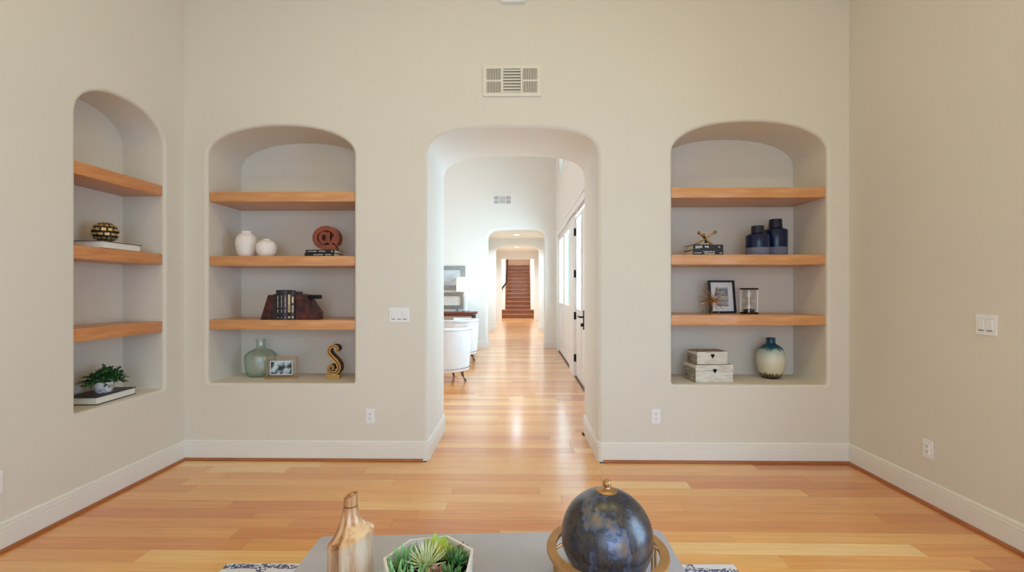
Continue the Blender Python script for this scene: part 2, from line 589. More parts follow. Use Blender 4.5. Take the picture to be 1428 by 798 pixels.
# stair hall shell
YS = 22.4
STW = mat('stairwell_paint', rgb(214, 196, 176), 0.8, var=0.01)
quad_wall('wall_stairwell_left', [(-0.70, YS + .54, -.02), (-0.70, 28.2, -.02), (-0.70, 28.2, 5.6), (-0.70, YS + .54, 5.6)], STW)
quad_wall('wall_stairwell_right', [(0.57, YS + .54, -.02), (0.57, 28.2, -.02), (0.57, 28.2, 5.6), (0.57, YS + .54, 5.6)], STW)
quad_wall('wall_stairwell_front_left', [(-1.5, YS + .54, -.02), (-0.70, YS + .54, -.02), (-0.70, YS + .54, 5.6), (-1.5, YS + .54, 5.6)], WALL_DAYLIT)
quad_wall('wall_stairwell_front_right', [(0.57, YS + .54, -.02), (1.4, YS + .54, -.02), (1.4, YS + .54, 5.6), (0.57, YS + .54, 5.6)], WALL_DAYLIT)
quad_wall('wall_stairwell_end', [(-0.8, 28.2, -.02), (0.7, 28.2, -.02), (0.7, 28.2, 5.6), (-0.8, 28.2, 5.6)], STW)
quad_wall('wall_stair_hall_left', [(-1.5, YH2 + .2, -.02), (-1.5, YS + .54, -.02), (-1.5, YS + .54, 5.6), (-1.5, YH2 + .2, 5.6)], WALL_DAYLIT)
quad_wall('wall_stair_hall_right', [(1.4, YH2 + .2, -.02), (1.4, YS + .54, -.02), (1.4, YS + .54, 5.6), (1.4, YH2 + .2, 5.6)], WALL_DAYLIT)
quad_wall('wall_stair_hall_upper', [(-1.5, YH2 + .2, 3.1), (1.4, YH2 + .2, 3.1), (1.4, YH2 + .2, 5.6), (-1.5, YH2 + .2, 5.6)], WALL_DAYLIT)
quad_wall('ceiling_stair', [(-1.5, YH2 + .2, 5.6), (1.4, YH2 + .2, 5.6), (1.4, 28.2, 5.6), (-1.5, 28.2, 5.6)], CEIL)
downlight(-0.05, 22.0, 5.6, 190, (0.80, 0.90, 1.0), label='recessed light high above the foot of the staircase', group=None)
downlight(-0.05, 27.0, 5.6, 30, (1, 0.84, 0.7), label='recessed light above the upper stair landing', group=None)

# exterior strip seen through the entry glass
EXT = mat('pale_exterior_paving', rgb(214, 214, 208), 0.9, var=0.05)
quad_wall('ground', [(XD + .1, 2, -.06), (14, 2, -.06), (14, 14, -.06), (XD + .1, 14, -.06)], EXT, 'pale paving outside the entry doors')

# ------------------------------------------------------------------ floor: planks
fs = MB()
fs.box((0, (YREAR + YB) / 2, -0.036), (XR - XL + .1, YB - YREAR + .1, 0.048))
fs.box((-0.05, (YB + YB2) / 2, -0.036), (1.5, YB2 - YB, 0.048))
fs.box(((-6 + XD + .1) / 2, (YB2 + YF) / 2, -0.036), (XD + .1 + 6, YF - YB2, 0.048))
fs.box((-0.05, (YF + 22.94) / 2, -0.036), (3.0, 22.94 - YF, 0.048))
floor = structure(fs.build('floor', DARKSLAB), 'floor of warm oak strips laid crosswise')
PW = 0.114
plank_unit = MB().box((0, 0, 0), (1, 1, 1)).mesh('plank', PLANK)
def add_plank(x0, x1, y, k):
    o = bpy.data.objects.new('plank', plank_unit)
    C.objects.link(o)
    o.parent = floor
    lift = random.uniform(-0.0003, 0.0)
    o.location = ((x0 + x1) / 2, y, -0.006 + lift)
    o.scale = (x1 - x0 - 0.0012, PW - 0.0012, 0.012)
    o.color = random.choices(PAL, PALW)[0]
stuffp = MB()
n_pl = 0
y = -2.55
row = 0
rng = random.Random(21)
while y < 22.4:
    if y < YB: spans = [(XL, XR)]
    elif y < YB2: spans = [(-0.745, 0.645)]
    elif y < YF: spans = [(-6.0, XD + 0.05)]
    elif y < YH2 + .2: spans = [(-1.12, 0.98)]
    else: spans = [(-1.5, 1.4)]
    for a, b in spans:
        x = a - rng.uniform(0.0, 1.2)
        while x < b:
            L = rng.choice((0.6, 0.8, 1.0, 1.3, 1.5, 1.8, 2.1))
            x0, x1 = max(a, x), min(b, x + L)
            if x1 - x0 > 0.05:
                seen = (1.6 < y < YB2) or (YB2 <= y < 8.2 and x1 > -1.2)
                if seen and n_pl < 295:
                    add_plank(x0, x1, y, n_pl)
                    n_pl += 1
                else:
                    stuffp.box(((x0 + x1) / 2, y, -0.006), (x1 - x0 - 0.0012, PW - 0.0012, 0.012))
            x += L
    y += PW
    row += 1
st = stuffp.build('planking', PLANKS, floor)
st['kind'] = 'stuff'

# ------------------------------------------------------------------ baseboards and shoe moulding
BBP = [(0, 0.0005), (0.016, 0.0005), (0.016, 0.108), (0.0135, 0.111), (0.0135, 0.1145), (0.0165, 0.1165), (0.0165, 0.132), (0.0125, 0.1345), (0.0125, 0.138), (0.0145, 0.140), (0.0145, 0.150), (0.009, 0.157), (0.0, 0.159)]
def sweep(name, path, side, prof, m, label=None, parent=None, smooth=None):
    V, Fc = [], []
    n, k = len(path), len(prof)
    for i in range(n):
        a = path[max(i - 1, 0)]
        p = path[i]
        b = path[min(i + 1, n - 1)]
        def nrm(u, v):
            tx, ty = v[0] - u[0], v[1] - u[1]
            mm = math.hypot(tx, ty)
            return (-ty / mm * side, tx / mm * side)
        if i == 0: nx, ny = nrm(p, b)
        elif i == n - 1: nx, ny = nrm(a, p)
        else:
            n1, n2 = nrm(a, p), nrm(p, b)
            nx, ny = n1[0] + n2[0], n1[1] + n2[1]
            q = 1 + n1[0] * n2[0] + n1[1] * n2[1]
            nx, ny = nx / q, ny / q
        for d, z in prof:
            V.append((p[0] + nx * d, p[1] + ny * d, z))
    for i in range(n - 1):
        for j in range(k - 1):
            Fc.append((i * k + j, i * k + j + 1, (i + 1) * k + j + 1, (i + 1) * k + j))
    Fc.append(tuple(range(k)))
    Fc.append(tuple(reversed(range((n - 1) * k, n * k))))
    me = rawmesh(name, V, Fc, m)
    b = bmesh.new(); b.from_mesh(me); bmesh.ops.recalc_face_normals(b, faces=b.faces); b.to_mesh(me); b.free()
    return structure(link(name, me, parent), label)
def arcpts(cx, cy, r, a0, a1, n=5):
    return [(cx + r * math.cos(R(a0 + (a1 - a0) * k / n)), cy + r * math.sin(R(a0 + (a1 - a0) * k / n))) for k in range(n + 1)]
rb_ = 0.03
pl = [(XL, YB)] + arcpts(-0.742 - rb_, YB + rb_, rb_, -90, 0) + arcpts(-0.742 - rb_, YB2 - rb_, rb_, 0, 90) + [(-5.9, YB2)]
pr = [(XR, YB)] + arcpts(0.64 + rb_, YB + rb_, rb_, -90, -180) + arcpts(0.64 + rb_, YB2 - rb_, rb_, 180, 90) + [(XD, YB2)]
sweep('baseboard_back_left', pl, -1, BBP, TRIM, 'white stepped baseboard along the back wall wrapping into the arch')
sweep('baseboard_back_right', pr, 1, BBP, TRIM, 'white stepped baseboard along the back wall on the other side of the arch')
sweep('baseboard_left', [(XL, YREAR), (XL, YB)], -1, BBP, TRIM, 'white stepped baseboard along the niche side wall')
sweep('baseboard_right', [(XR, YREAR), (XR, YB)], 1, BBP, TRIM, 'white stepped baseboard along the plain side wall')
SHP = [(0.015, 0.0), (0.034, 0.0), (0.033, 0.008), (0.029, 0.014), (0.023, 0.018), (0.015, 0.020)]
sweep('trim_1', [(XL, YREAR), (XL, YB), (-0.775, YB)], -1, SHP, SHOE, 'brown wooden shoe moulding at the foot of the baseboard')
sweep('trim_2', [(XR, YREAR), (XR, YB), (0.673, YB)], 1, SHP, SHOE, 'brown wooden shoe moulding at the foot of the baseboard')
r2 = 0.06
sweep('baseboard_far_left', [(-5.9, YF)] + arcpts(-0.745 - r2, YF + r2, r2, -90, 0), -1, BBP, TRIM)
sweep('baseboard_far_right', [(XD, YF)] + arcpts(0.60 + r2, YF + r2, r2, -90, -180), 1, BBP, TRIM)
sweep('baseboard_hall_left', [(-1.12, YH1)] + arcpts(-0.775 - .05, YH1 + .05, .05, -90, 0), -1, BBP, TRIM)
sweep('baseboard_hall_right', [(0.98, YH1)] + arcpts(0.66 + .05, YH1 + .05, .05, -90, -180), 1, BBP, TRIM)

# ------------------------------------------------------------------ entry doors, sidelights, round window
GLASS = bpy.data.materials.new('clear_pane_glass')
GLASS.use_nodes = True
nt = GLASS.node_tree
nt.nodes.remove(nt.nodes['Principled BSDF'])
tr = N(nt, 'ShaderNodeBsdfTransparent'); tr.inputs['Color'].default_value = (0.86, 0.96, 0.97, 1)
gl = N(nt, 'ShaderNodeBsdfGlossy'); gl.inputs['Roughness'].default_value = 0.03
mxs = N(nt, 'ShaderNodeMixShader')
mxs.inputs['Fac'].default_value = 0.06
nt.links.new(tr.outputs[0], mxs.inputs[1]); nt.links.new(gl.outputs[0], mxs.inputs[2])
nt.links.new(mxs.outputs[0], nt.nodes['Material Output'].inputs['Surface'])
DOORP = mat('white_door_paint', rgb(238, 237, 235), 0.35, var=0.006, spec=0.45)

def framed_leaf(name, y0, y1, x, glasses, z0, z1, gz0, gz1, th=0.045, label=None, grooves=0):
    """door leaf in the plane X=x; y0<y1; glasses: list of (ya, yb)"""
    V, Fc, Sm = [], [], []
    holes = [[(a, gz0), (b, gz0), (b, gz1), (a, gz1)] for a, b in glasses]
    for d in (0, th):
        face_with_holes(V, Fc, Sm, [(y0, z0), (y1, z0), (y1, z1), (y0, z1)], holes, lambda a, b, dd: Vector((x + dd, a, b)), d)
    for loop in [[(y0, z0), (y1, z0), (y1, z1), (y0, z1)]] + holes:
        b0 = len(V)
        for a, b in loop:
            V.append((x, a, b)); V.append((x + th, a, b))
        for k in range(4):
            j = (k + 1) % 4
            Fc.append((b0 + 2 * k, b0 + 2 * k + 1, b0 + 2 * j + 1, b0 + 2 * j))
    me = rawmesh(name, V, Fc, DOORP)
    b = bmesh.new(); b.from_mesh(me); bmesh.ops.remove_doubles(b, verts=b.verts, dist=1e-5); bmesh.ops.recalc_face_normals(b, faces=b.faces); b.to_mesh(me); b.free()
    o = structure(link(name, me), label)
    for a, bb in glasses:
        MB().box((x + th / 2, (a + bb) / 2, (gz0 + gz1) / 2), (0.008, bb - a, gz1 - gz0)).build('pane', GLASS, o)
        g = MB()
        for yy in (a, bb):
            g.box((x - 0.004, yy, (gz0 + gz1) / 2), (0.016, 0.028, gz1 - gz0 + 0.028))
        for zz in (gz0, gz1):
            g.box((x - 0.004, (a + bb) / 2, zz), (0.016, bb - a - 0.028, 0.028))
        g.build('glazing_bead', DOORP, o)
        for k in range(grooves):
            w = (bb - a) / grooves
            MB().box((x - 0.004, a + w * (k + .5), (z0 + gz0) / 2 + 0.02), (0.010, w - 0.012, gz0 - z0 - 0.34)).build('panel', DOORP, o)
    return o
XDO = XD + 0.03
d1 = framed_leaf('door_1', 6.345, 7.31, XDO, [(6.62, 7.16)], 0.022, 2.545, 1.075, 2.49, label='white entry door leaf with tall glass, black hinges and lever', grooves=3)
d2 = framed_leaf('door_2', 5.36, 6.335, XDO, [(5.52, 6.13)], 0.022, 2.545, 1.075, 2.49, label='second white entry door leaf nearest the arch', grooves=3)
w2 = framed_leaf('window_2', 8.07, 10.28, XDO, [(8.20, 9.02), (9.33, 10.15)], 0.03, 2.56, 1.09, 2.47, label='white fixed sidelight with two tall panes over panels', grooves=3)
for z in (2.30, 1.637, 0.97, 0.30):
    h = MB()
    h.tube([(XDO - 0.018, 7.325, z - 0.06), (XDO - 0.018, 7.325, z + 0.06)], 0.018, 10)
    h.box((XDO - 0.004, 7.335, z), (0.010, 0.07, 0.115))
    h.build('hinge', BLACK, d1, 40)
hb = MB().box((XDO - 0.006, 6.43, 0.958), (0.012, 0.055, 0.27), bevel=0.004).build('handle_plate', BLACK, d1)
hl = MB()
hl.tube([(XDO - 0.01, 6.43, 1.0), (XDO - 0.06, 6.43, 1.0)], 0.014, 10)
hl.tube([(XDO - 0.06, 6.42, 1.0), (XDO - 0.064, 6.50, 1.008), (XDO - 0.06, 6.58, 0.995)], 0.012, 10)
hl.build('door_handle', BLACK, d1, 40)
MB().tube([(XDO - 0.01, 6.43, 0.89), (XDO - 0.045, 6.43, 0.89)], 0.024, 14).build('deadbolt_knob', BLACK, d1, 40)
fr = MB()
fr.box((XD + 0.055, 7.69, 1.29), (0.09, 0.75, 2.58))
fr.box((XD + 0.006, 7.72, 1.29), (0.012, 0.60, 2.58))
structure(fr.build('trim_3', DOORP), 'white post between door leaf and sidelight')
fr = MB()
fr.box((XD - 0.010, (5.2 + 10.36) / 2, DOORZ + 0.045), (0.028, 5.16, 0.09))
fr.box((XD - 0.016, (5.2 + 10.36) / 2, DOORZ + 0.098), (0.045, 5.2, 0.022))
fr.box((XD - 0.010, 10.335, DOORZ / 2), (0.028, 0.08, DOORZ))
fr.box((XD - 0.010, 5.24, DOORZ / 2), (0.028, 0.08, DOORZ))
fr.box((XD + 0.05, 7.79, DOORZ - 0.022), (0.06, 5.0, 0.036))
structure(fr.build('trim_4', DOORP), 'white door casing around the entry')
THR = mat('dark_threshold_wood', rgb(104, 72, 50), 0.5, var=0.1)
fr = MB()
fr.box((XD + 0.056, 6.34, 0.007), (0.1, 1.96, 0.016))
fr.box((XD + 0.056, 9.18, 0.008), (0.1, 2.24, 0.020))
structure(fr.build('trim_5', THR), 'dark wooden threshold under the entry doors')
ww = structure(MB().lathe([(0.60, 0.0), (0.60, 0.04), (0.54, 0.04), (0.54, 0.0), (0.60, 0.0)], 40, M=Matrix.Rotation(R(90), 3, 'Y'), c=(XD + 0.10, 9.5, 4.36), close=False).build('window_3', DOORP, None, 40), 'round white window high above the entry doors')
MB().lathe([(0.0001, 0.0), (0.55, 0.0)], 40, M=Matrix.Rotation(R(90), 3, 'Y'), c=(XD + 0.12, 9.5, 4.36), close=False).build('pane', GLASS, ww)

# ------------------------------------------------------------------ staircase
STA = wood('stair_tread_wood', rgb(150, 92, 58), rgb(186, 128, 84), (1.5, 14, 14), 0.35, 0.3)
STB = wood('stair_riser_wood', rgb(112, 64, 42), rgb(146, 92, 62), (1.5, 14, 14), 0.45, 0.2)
stair = thing('staircase', 'straight wooden staircase rising at the far end of the hall', 'staircase', (0, YS, 0))
RISE, RUN = 0.2, 0.27
for k in range(14):
    xa, xb = (-1.15, 1.05) if k < 2 else (-0.694, 0.564)
    z = RISE * (k + 1)
    run = RUN if k < 13 else 2.2
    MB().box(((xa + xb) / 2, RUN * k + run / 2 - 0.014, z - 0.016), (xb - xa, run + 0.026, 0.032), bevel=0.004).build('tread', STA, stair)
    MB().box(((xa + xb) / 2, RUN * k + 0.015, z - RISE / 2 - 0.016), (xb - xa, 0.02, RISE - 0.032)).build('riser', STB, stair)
hr = thing('handrail', 'black handrail along the staircase wall', 'handrail', (0, YS, 0))
hp = [(-0.98, 0.50, 1.30), (-0.90, 0.50, 1.40), (-0.78, 0.50, 1.56), (-0.66, 0.52, 1.72), (-0.64, 0.60, 1.80)] + [(-0.63, 0.6 + 0.27 * k, 1.80 + 0.2 * k) for k in range(1, 12)]
MB().tube(hp, 0.035, 8).build('rail', BLACK, hr, 40)
for k in (2, 6, 10):
    MB().tube([(-0.63, 0.6 + 0.27 * k, 1.78 + 0.2 * k), (-0.70, 0.6 + 0.27 * k, 1.70 + 0.2 * k)], 0.012, 6).build('bracket', BLACK, hr)

# ------------------------------------------------------------------ niche shelves
def shelf(name, c, s, m, label, group):
    o = MB().box((0, 0, 0), s, bevel=0.004).build(name, m, None, 30, c)
    return tag(o, label, 'shelf', group)
for zt, w in ((2.183, 'upper'), (1.658, 'middle'), (1.134, 'lower')):
    th = 0.08
    shelf('floating_shelf', (-1.939, 3.94, zt - th / 2), (1.2, 0.436, th), SHELF, f'{w} thick wooden shelf in the niche beside the triple light switch', 'shelves in the niche by the light switch')
for zt, w in ((2.205, 'upper'), (1.665, 'middle'), (1.177, 'lower')):
    th = 0.081
    shelf('floating_shelf', (1.8425, 3.94, zt - th / 2), (1.231, 0.436, th), SHELF, f'{w} thick wooden shelf in the niche that holds two blue vases', 'shelves in the niche with the blue vases')
for zt, w in ((2.183, 'upper'), (1.657, 'middle'), (1.138, 'lower')):
    th = 0.082
    shelf('floating_shelf', (-2.903, 3.14, zt - th / 2), (0.31, 0.706, th), SHELFY, f'{w} thick wooden shelf in the narrow niche of the side wall', 'shelves in the side wall niche')

# ------------------------------------------------------------------ wall vents, switches, outlets, detector
VENTP = mat('painted_vent_metal', rgb(224, 219, 208), 0.45, var=0.01)
VENTD = mat('vent_duct_dark', rgb(120, 106, 88), 0.8, var=0.1)
def vent(x, y, z, w, h, label, m):
    t = thing('wall_vent', label, 'vent', (x, y, z), 0, None)
    f = MB()
    b = 0.028
    f.box((0, -0.006, h / 2 - b / 2), (w, 0.012, b)); f.box((0, -0.006, -h / 2 + b / 2), (w, 0.012, b))
    f.box((-w / 2 + b / 2, -0.006, 0), (b, 0.012, h - 2 * b)); f.box((w / 2 - b / 2, -0.006, 0), (b, 0.012, h - 2 * b))
    x1 = w * 0.17
    for s in (-1, 1):
        f.box((s * x1, -0.006, 0), (0.016, 0.012, h - 2 * b))
        f.box((s * (x1 + w / 2 - b) / 2 + s * .004, -0.006, 0), (w / 2 - b - x1 - .008, 0.012, 0.014))
    f.build('frame', m, t)
    MB().box((0, -0.0015, 0), (w - 2 * b, 0.002, h - 2 * b)).build('duct_opening', VENTD, t)
    hs = MB().box((0, 0, 0), (2 * x1 - 0.016, 0.007, 0.013), rot=Matrix.Rotation(R(35), 3, 'X')).mesh('slat', m)
    n = 8
    for k in range(n):
        link('slat', hs, t, (0, -0.007, -h / 2 + b + (h - 2 * b) * (k + .5) / n))
    vs = MB().box((0, 0, 0), (0.0055, 0.007, h / 2 - b - 0.008), rot=Matrix.Rotation(R(20), 3, 'Z')).mesh('slat', m)
    for s in (-1, 1):
        xa, xb = x1 + 0.008, w / 2 - b
        for q in (-1, 1):
            for k in range(9):
                link('slat', vs, t, (s * (xa + (xb - xa) * (k + .5) / 9), -0.007, q * (h / 4 - b / 2 + 0.003)))
    return t
vent(-0.058, YB, 3.064, 0.465, 0.25, 'cream metal vent grille high above the near archway', VENTP)
vent(-0.40, YF, 3.53, 0.46, 0.24, 'small looking white vent grille on the far wall beyond the arch', PLATE)

def rot_wall(kind):
    return {'back': 0.0, 'right': R(-90), 'left': R(90)}[kind]
def switch(x, y, z, wall, n, label):
    t = thing('light_switch', label, 'light switch', (x, y, z), rot_wall(wall))
    w = 0.071 + 0.046 * (n - 1)
    MB().box((0, -0.003, 0), (w, 0.006, 0.116), bevel=0.002).build('cover_plate', PLATE, t)
    for k in range(n):
        xx = (k - (n - 1) / 2) * 0.046
        MB().box((xx, -0.0065, 0.0), (0.035, 0.003, 0.070), bevel=0.001).build('surround', mat('switch_surround', rgb(214, 216, 222), 0.4, var=0.005), t)
        MB().box((xx, -0.009, 0.001), (0.031, 0.005, 0.062), rot=Matrix.Rotation(R(4), 3, 'X'), bevel=0.001).build('rocker', PLATE, t)
        MB().box((xx, -0.0085, -0.0325), (0.028, 0.004, 0.004)).build('rocker_gap', SLOT, t)
        for q in (-1, 1):
            MB().lathe([(0.003, 0), (0.0025, 0.001)], 8, c=(xx, -0.006, q * 0.049), M=Matrix.Rotation(R(90), 3, 'X')).build('screw', TRIM, t)
    return t
switch(-0.969, YB, 1.177, 'back', 3, 'white triple rocker light switch between niche and archway')
switch(XR, 2.624, 1.184, 'right', 2, 'white double rocker light switch on the plain side wall')
def outlet(x, y, z, wall, label):
    t = thing('wall_outlet', label, 'outlet', (x, y, z), rot_wall(wall))
    MB().box((0, -0.003, 0), (0.073, 0.006, 0.117), bevel=0.002).build('cover_plate', PLATE, t)
    MB().box((0, -0.0075, 0), (0.034, 0.004, 0.068), bevel=0.001).build('receptacle', PLATE, t)
    for q in (-1, 1):
        s = MB()
        s.box((-0.006, -0.0095, q * 0.018 + 0.004), (0.0024, 0.002, 0.009))
        s.box((0.006, -0.0095, q * 0.018 + 0.004), (0.0024, 0.002, 0.009))
        s.lathe([(0.0028, 0), (0.0028, 0.002)], 10, c=(0, -0.0085, q * 0.018 - 0.007), M=Matrix.Rotation(R(90), 3, 'X'))
        s.build('socket_slots', SLOT, t)
    return t
outlet(-1.206, YB, 0.358, 'back', 'white wall outlet below the niche with the green bottle')
outlet(1.096, YB, 0.367, 'back', 'white wall outlet between archway and the niche of boxes')
outlet(XR, 2.994, 0.357, 'right', 'white wall outlet on the plain side wall')
outlet(XL, 2.345, 0.37, 'left', 'white wall outlet at the edge of the niche side wall')
t = thing('wall_sensor', 'white rectangular sensor box above the vent', 'sensor', (-0.05, YB, 3.755))
MB().box((0, -0.02, 0), (0.19, 0.04, 0.14), bevel=0.006).build('housing', PLATE, t)
for s in (-1, 1):
    for k in range(5):
        MB().box((s * 0.042 + (k - 2) * 0.009, -0.0405, -0.045), (0.005, 0.003, 0.018)).build('grille_slot', SLOT, t)

# ------------------------------------------------------------------ books and small decor
PAGES = mat('book_pages', rgb(226, 218, 204), 0.85, var=0.04, vscale=3, stretch=(1, 1, 60))
CREAMP = mat('spine_print_cream', rgb(214, 200, 160), 0.6, var=0.03)
WHITEP = mat('spine_print_white', rgb(206, 202, 198), 0.6, var=0.03)
def cov(name, c): return mat(name, c, 0.45, var=0.06)
C_BLK = cov('black_book_cover', rgb(22, 20, 22))
C_BRN = cov('dark_brown_book_cover', rgb(44, 28, 26))
C_NAV = cov('ink_blue_book_cover', rgb(34, 30, 44))
C_PUR = cov('grey_purple_book_cover', rgb(70, 60, 72))

def flat_book(name, x, y, z, L, D, T, cover, label, prints=(), rz=0.0, group=None, pm=WHITEP):
    """lies flat, spine towards -Y, length L along X"""
    t = thing(name, label, 'book', (x, y, z), rz, group)
    c = MB()
    e = 0.003
    c.box((0, 0, e / 2), (L, D, e)); c.box((0, 0, T - e / 2), (L, D, e)); c.box((0, -D / 2 + e / 2, T / 2), (L, e, T - 2 * e))
    c.build('cover', cover, t)
    MB().box((0, 0.001, T / 2), (L - 0.010, D - 0.010, T - 2 * e)).build('pages', PAGES, t)
    for x0, x1, z0, z1 in prints:
        MB().box(((x0 + x1) / 2, -D / 2 - 0.0004, (z0 + z1) / 2), (x1 - x0, 0.001, z1 - z0)).build('spine_print', pm, t)
    return t
def word(x0, x1, z0, z1, n, rnd):
    """a row of small marks like a word of lettering"""
    out = []
    w = (x1 - x0) / n
    for k in range(n):
        out.append((x0 + w * k + w * .12, x0 + w * (k + 1) - w * .12, z0 + (z1 - z0) * rnd.choice((0, 0, .25)), z1 - (z1 - z0) * rnd.choice((0, 0, .2))))
    return out
rw = random.Random(3)
# under the at-sign
flat_book('book', -1.644, 3.845, 1.658, 0.252, 0.17, 0.027, C_BLK, 'black book lying lowest under the wooden at-sign', word(-0.05, 0.03, 0.009, 0.017, 7, rw) + word(0.05, 0.10, 0.009, 0.017, 5, rw), R(-3))
flat_book('book', -1.640, 3.845, 1.685, 0.245, 0.165, 0.027, C_BLK, 'black book lying directly beneath the wooden at-sign', word(-0.105, -0.03, 0.010, 0.017, 8, rw) + word(-0.01, 0.045, 0.010, 0.018, 6, rw) + word(0.095, 0.11, 0.010, 0.018, 2, rw), R(-3))
# under the gold jack
flat_book('book', 1.538, 3.86, 1.665, 0.252, 0.18, 0.043, C_BLK, 'black book lying lowest under the gold jack ornament', word(-0.115, -0.055, 0.014, 0.021, 7, rw) + word(-0.04, 0.055, 0.020, 0.032, 8, rw) + word(-0.035, 0.055, 0.006, 0.015, 7, rw) + word(0.095, 0.115, 0.014, 0.021, 3, rw), R(3))
flat_book('book', 1.538, 3.86, 1.708, 0.250, 0.178, 0.043, C_BLK, 'black book lying directly beneath the gold jack ornament', word(-0.105, -0.05, 0.010, 0.034, 6, rw) + word(-0.03, 0.005, 0.016, 0.032, 2, rw) + word(0.085, 0.10, 0.018, 0.030, 2, rw), R(3))

# side-wall niche books: pages towards the room
def page_book(x, y, z, rz, label):
    t = thing('book', label, 'book', (x, y, z), rz)
    c = MB()
    L, D, T, e = 0.335, 0.22, 0.05, 0.004
    c.box((0, 0, e / 2), (D, L, e)); c.box((0, 0, T - e / 2), (D, L, e)); c.box((-D / 2 + e / 2, 0, T / 2), (e, L, T - 2 * e))
    c.build('cover', C_BRN, t)
    MB().box((0.0, 0, T / 2), (D - 0.012, L - 0.012, T - 2 * e)).build('pages', mat('white_book_pages', rgb(236, 230, 220), 0.85, var=0.03, stretch=(1, 1, 60)), t)
page_book(-2.875, 3.155, 1.657, R(3), 'thick dark covered book lying under the woven gold ball')
page_book(-2.905, 3.145, 0.62, R(3), 'thick dark covered book lying under the potted plant')

# woven gold ball
t = thing('woven_ball', 'gold woven ball ornament resting on a book in the side niche', 'ornament', (-2.885, 3.155, 1.707 + 0.074))
MB().sphere((0, 0, 0), 0.068, 24, 14, (1.05, 1.14, 1.0)).build('core', mat('dark_woven_core', rgb(40, 22, 12), 0.7, var=0.2), t, 60)
wb = MB()
nl, nm = 7, 14
for i in range(1, nl):
    la = PI * (i + .0) / nl - PI / 2
    for j in range(nm):
        lo = 2 * PI * (j + (0.5 if i % 2 else 0)) / nm
        r = 0.070
        dl, dh = 2 * PI / nm * 0.36 * rw.uniform(.75, 1.05), PI / nl * 0.27 * rw.uniform(.75, 1.15)
        vs = []
        for rr in (r * 0.94, r * 1.05):
            for a, b in ((-1, -1), (1, -1), (1, 1), (-1, 1)):
                A, B = lo + a * dl, la + b * dh
                vs.append(wb.bm.verts.new((rr * math.cos(B) * math.cos(A) * 1.07, rr * math.cos(B) * math.sin(A) * 1.16, rr * math.sin(B))))
        for f in ((4, 5, 6, 7), (0, 1, 5, 4), (1, 2, 6, 5), (2, 3, 7, 6), (3, 0, 4, 7)):
            wb._face([vs[q] for q in f])
wb.build('woven_strips', mat('gold_woven_strips', rgb(226, 194, 136), 0.3, 0.6, var=0.2, vscale=30), t)

# potted plant in the side niche
MARBLE, nt, bs = newmat('white_marble_pot')
vec = coords(nt, 'Object', (7, 7, 4))
n = noise_of(nt, 1.2, 5, vec); n.inputs['Distortion'].default_value = 2.2
nt.links.new(ramp(nt, n.outputs['Fac'], [(0.40, rgb(236, 236, 238)), (0.49, rgb(222, 222, 226)), (0.52, rgb(120, 120, 128)), (0.55, rgb(226, 226, 230)), (0.7, rgb(238, 238, 240))]), bs.inputs['Base Color'])
bs.inputs['Roughness'].default_value = 0.25
t = thing('potted_plant', 'small leafy green plant in a white marbled pot on a book', 'plant', (-2.885, 3.145, 0.670))
MB().lathe([(0.044, 0.0), (0.050, 0.006), (0.056, 0.05), (0.058, 0.098), (0.052, 0.098), (0.050, 0.080), (0.001, 0.080)], 32).build('pot', MARBLE, t, 40)
LEAF = mat('green_leaf', rgb(62, 118, 56), 0.45, var=0.35, vscale=14)
LEAFD = mat('dark_green_leaf', rgb(30, 78, 44), 0.45, var=0.3, vscale=14)
rl = random.Random(5)
fol, fol2, stems = MB(), MB(), MB()
def small_leaf(mb, p, d, L, W):
    d = d.normalized()
    s = d.cross(Vector((0, 0, 1)))
    s = s.normalized() if s.length > 0.1 else Vector((1, 0, 0))
    u = s.cross(d)
    a = [mb.bm.verts.new(p), mb.bm.verts.new(p + d * L * .5 + s * W - u * 0.001), mb.bm.verts.new(p + d * L - u * L * .15), mb.bm.verts.new(p + d * L * .5 - s * W - u * 0.001), mb.bm.verts.new(p + d * L * .5 + u * W * .4)]
    for f in ((0, 1, 4), (1, 2, 4), (2, 3, 4), (3, 0, 4)):
        mb._face([a[q] for q in f])
for k in range(70):
    az = rl.uniform(0, 2 * PI); el = rl.uniform(0.1, 1.35)
    Ls = rl.uniform(0.06, 0.128)
    d = Vector((math.cos(az) * math.cos(el) * .8, math.sin(az) * math.cos(el) * 1.15, math.sin(el) * .95))
    p0 = Vector((rl.uniform(-.03, .03), rl.uniform(-.03, .03), 0.082))
    pts = [p0 + d * Ls * q + Vector((0, 0, -0.03 * q * q)) for q in (0, .33, .66, 1)]
    stems.tube(pts, 0.0013, 4)
    for q in range(9):
        f = 0.22 + 0.78 * q / 8
        p = p0 + d * Ls * f + Vector((0, 0, -0.03 * f * f))
        for _ in range(2):
            dd = d + Vector((rl.uniform(-1, 1), rl.uniform(-1, 1), rl.uniform(-.5, .8)))
            small_leaf(fol if rl.random() < .45 else fol2, p, dd, rl.uniform(.020, .034), rl.uniform(.007, .012))
o = fol.build('foliage', LEAF, t); o['kind'] = 'stuff'
o = fol2.build('foliage', LEAFD, t); o['kind'] = 'stuff'
stems.build('stems', LEAFD, t)

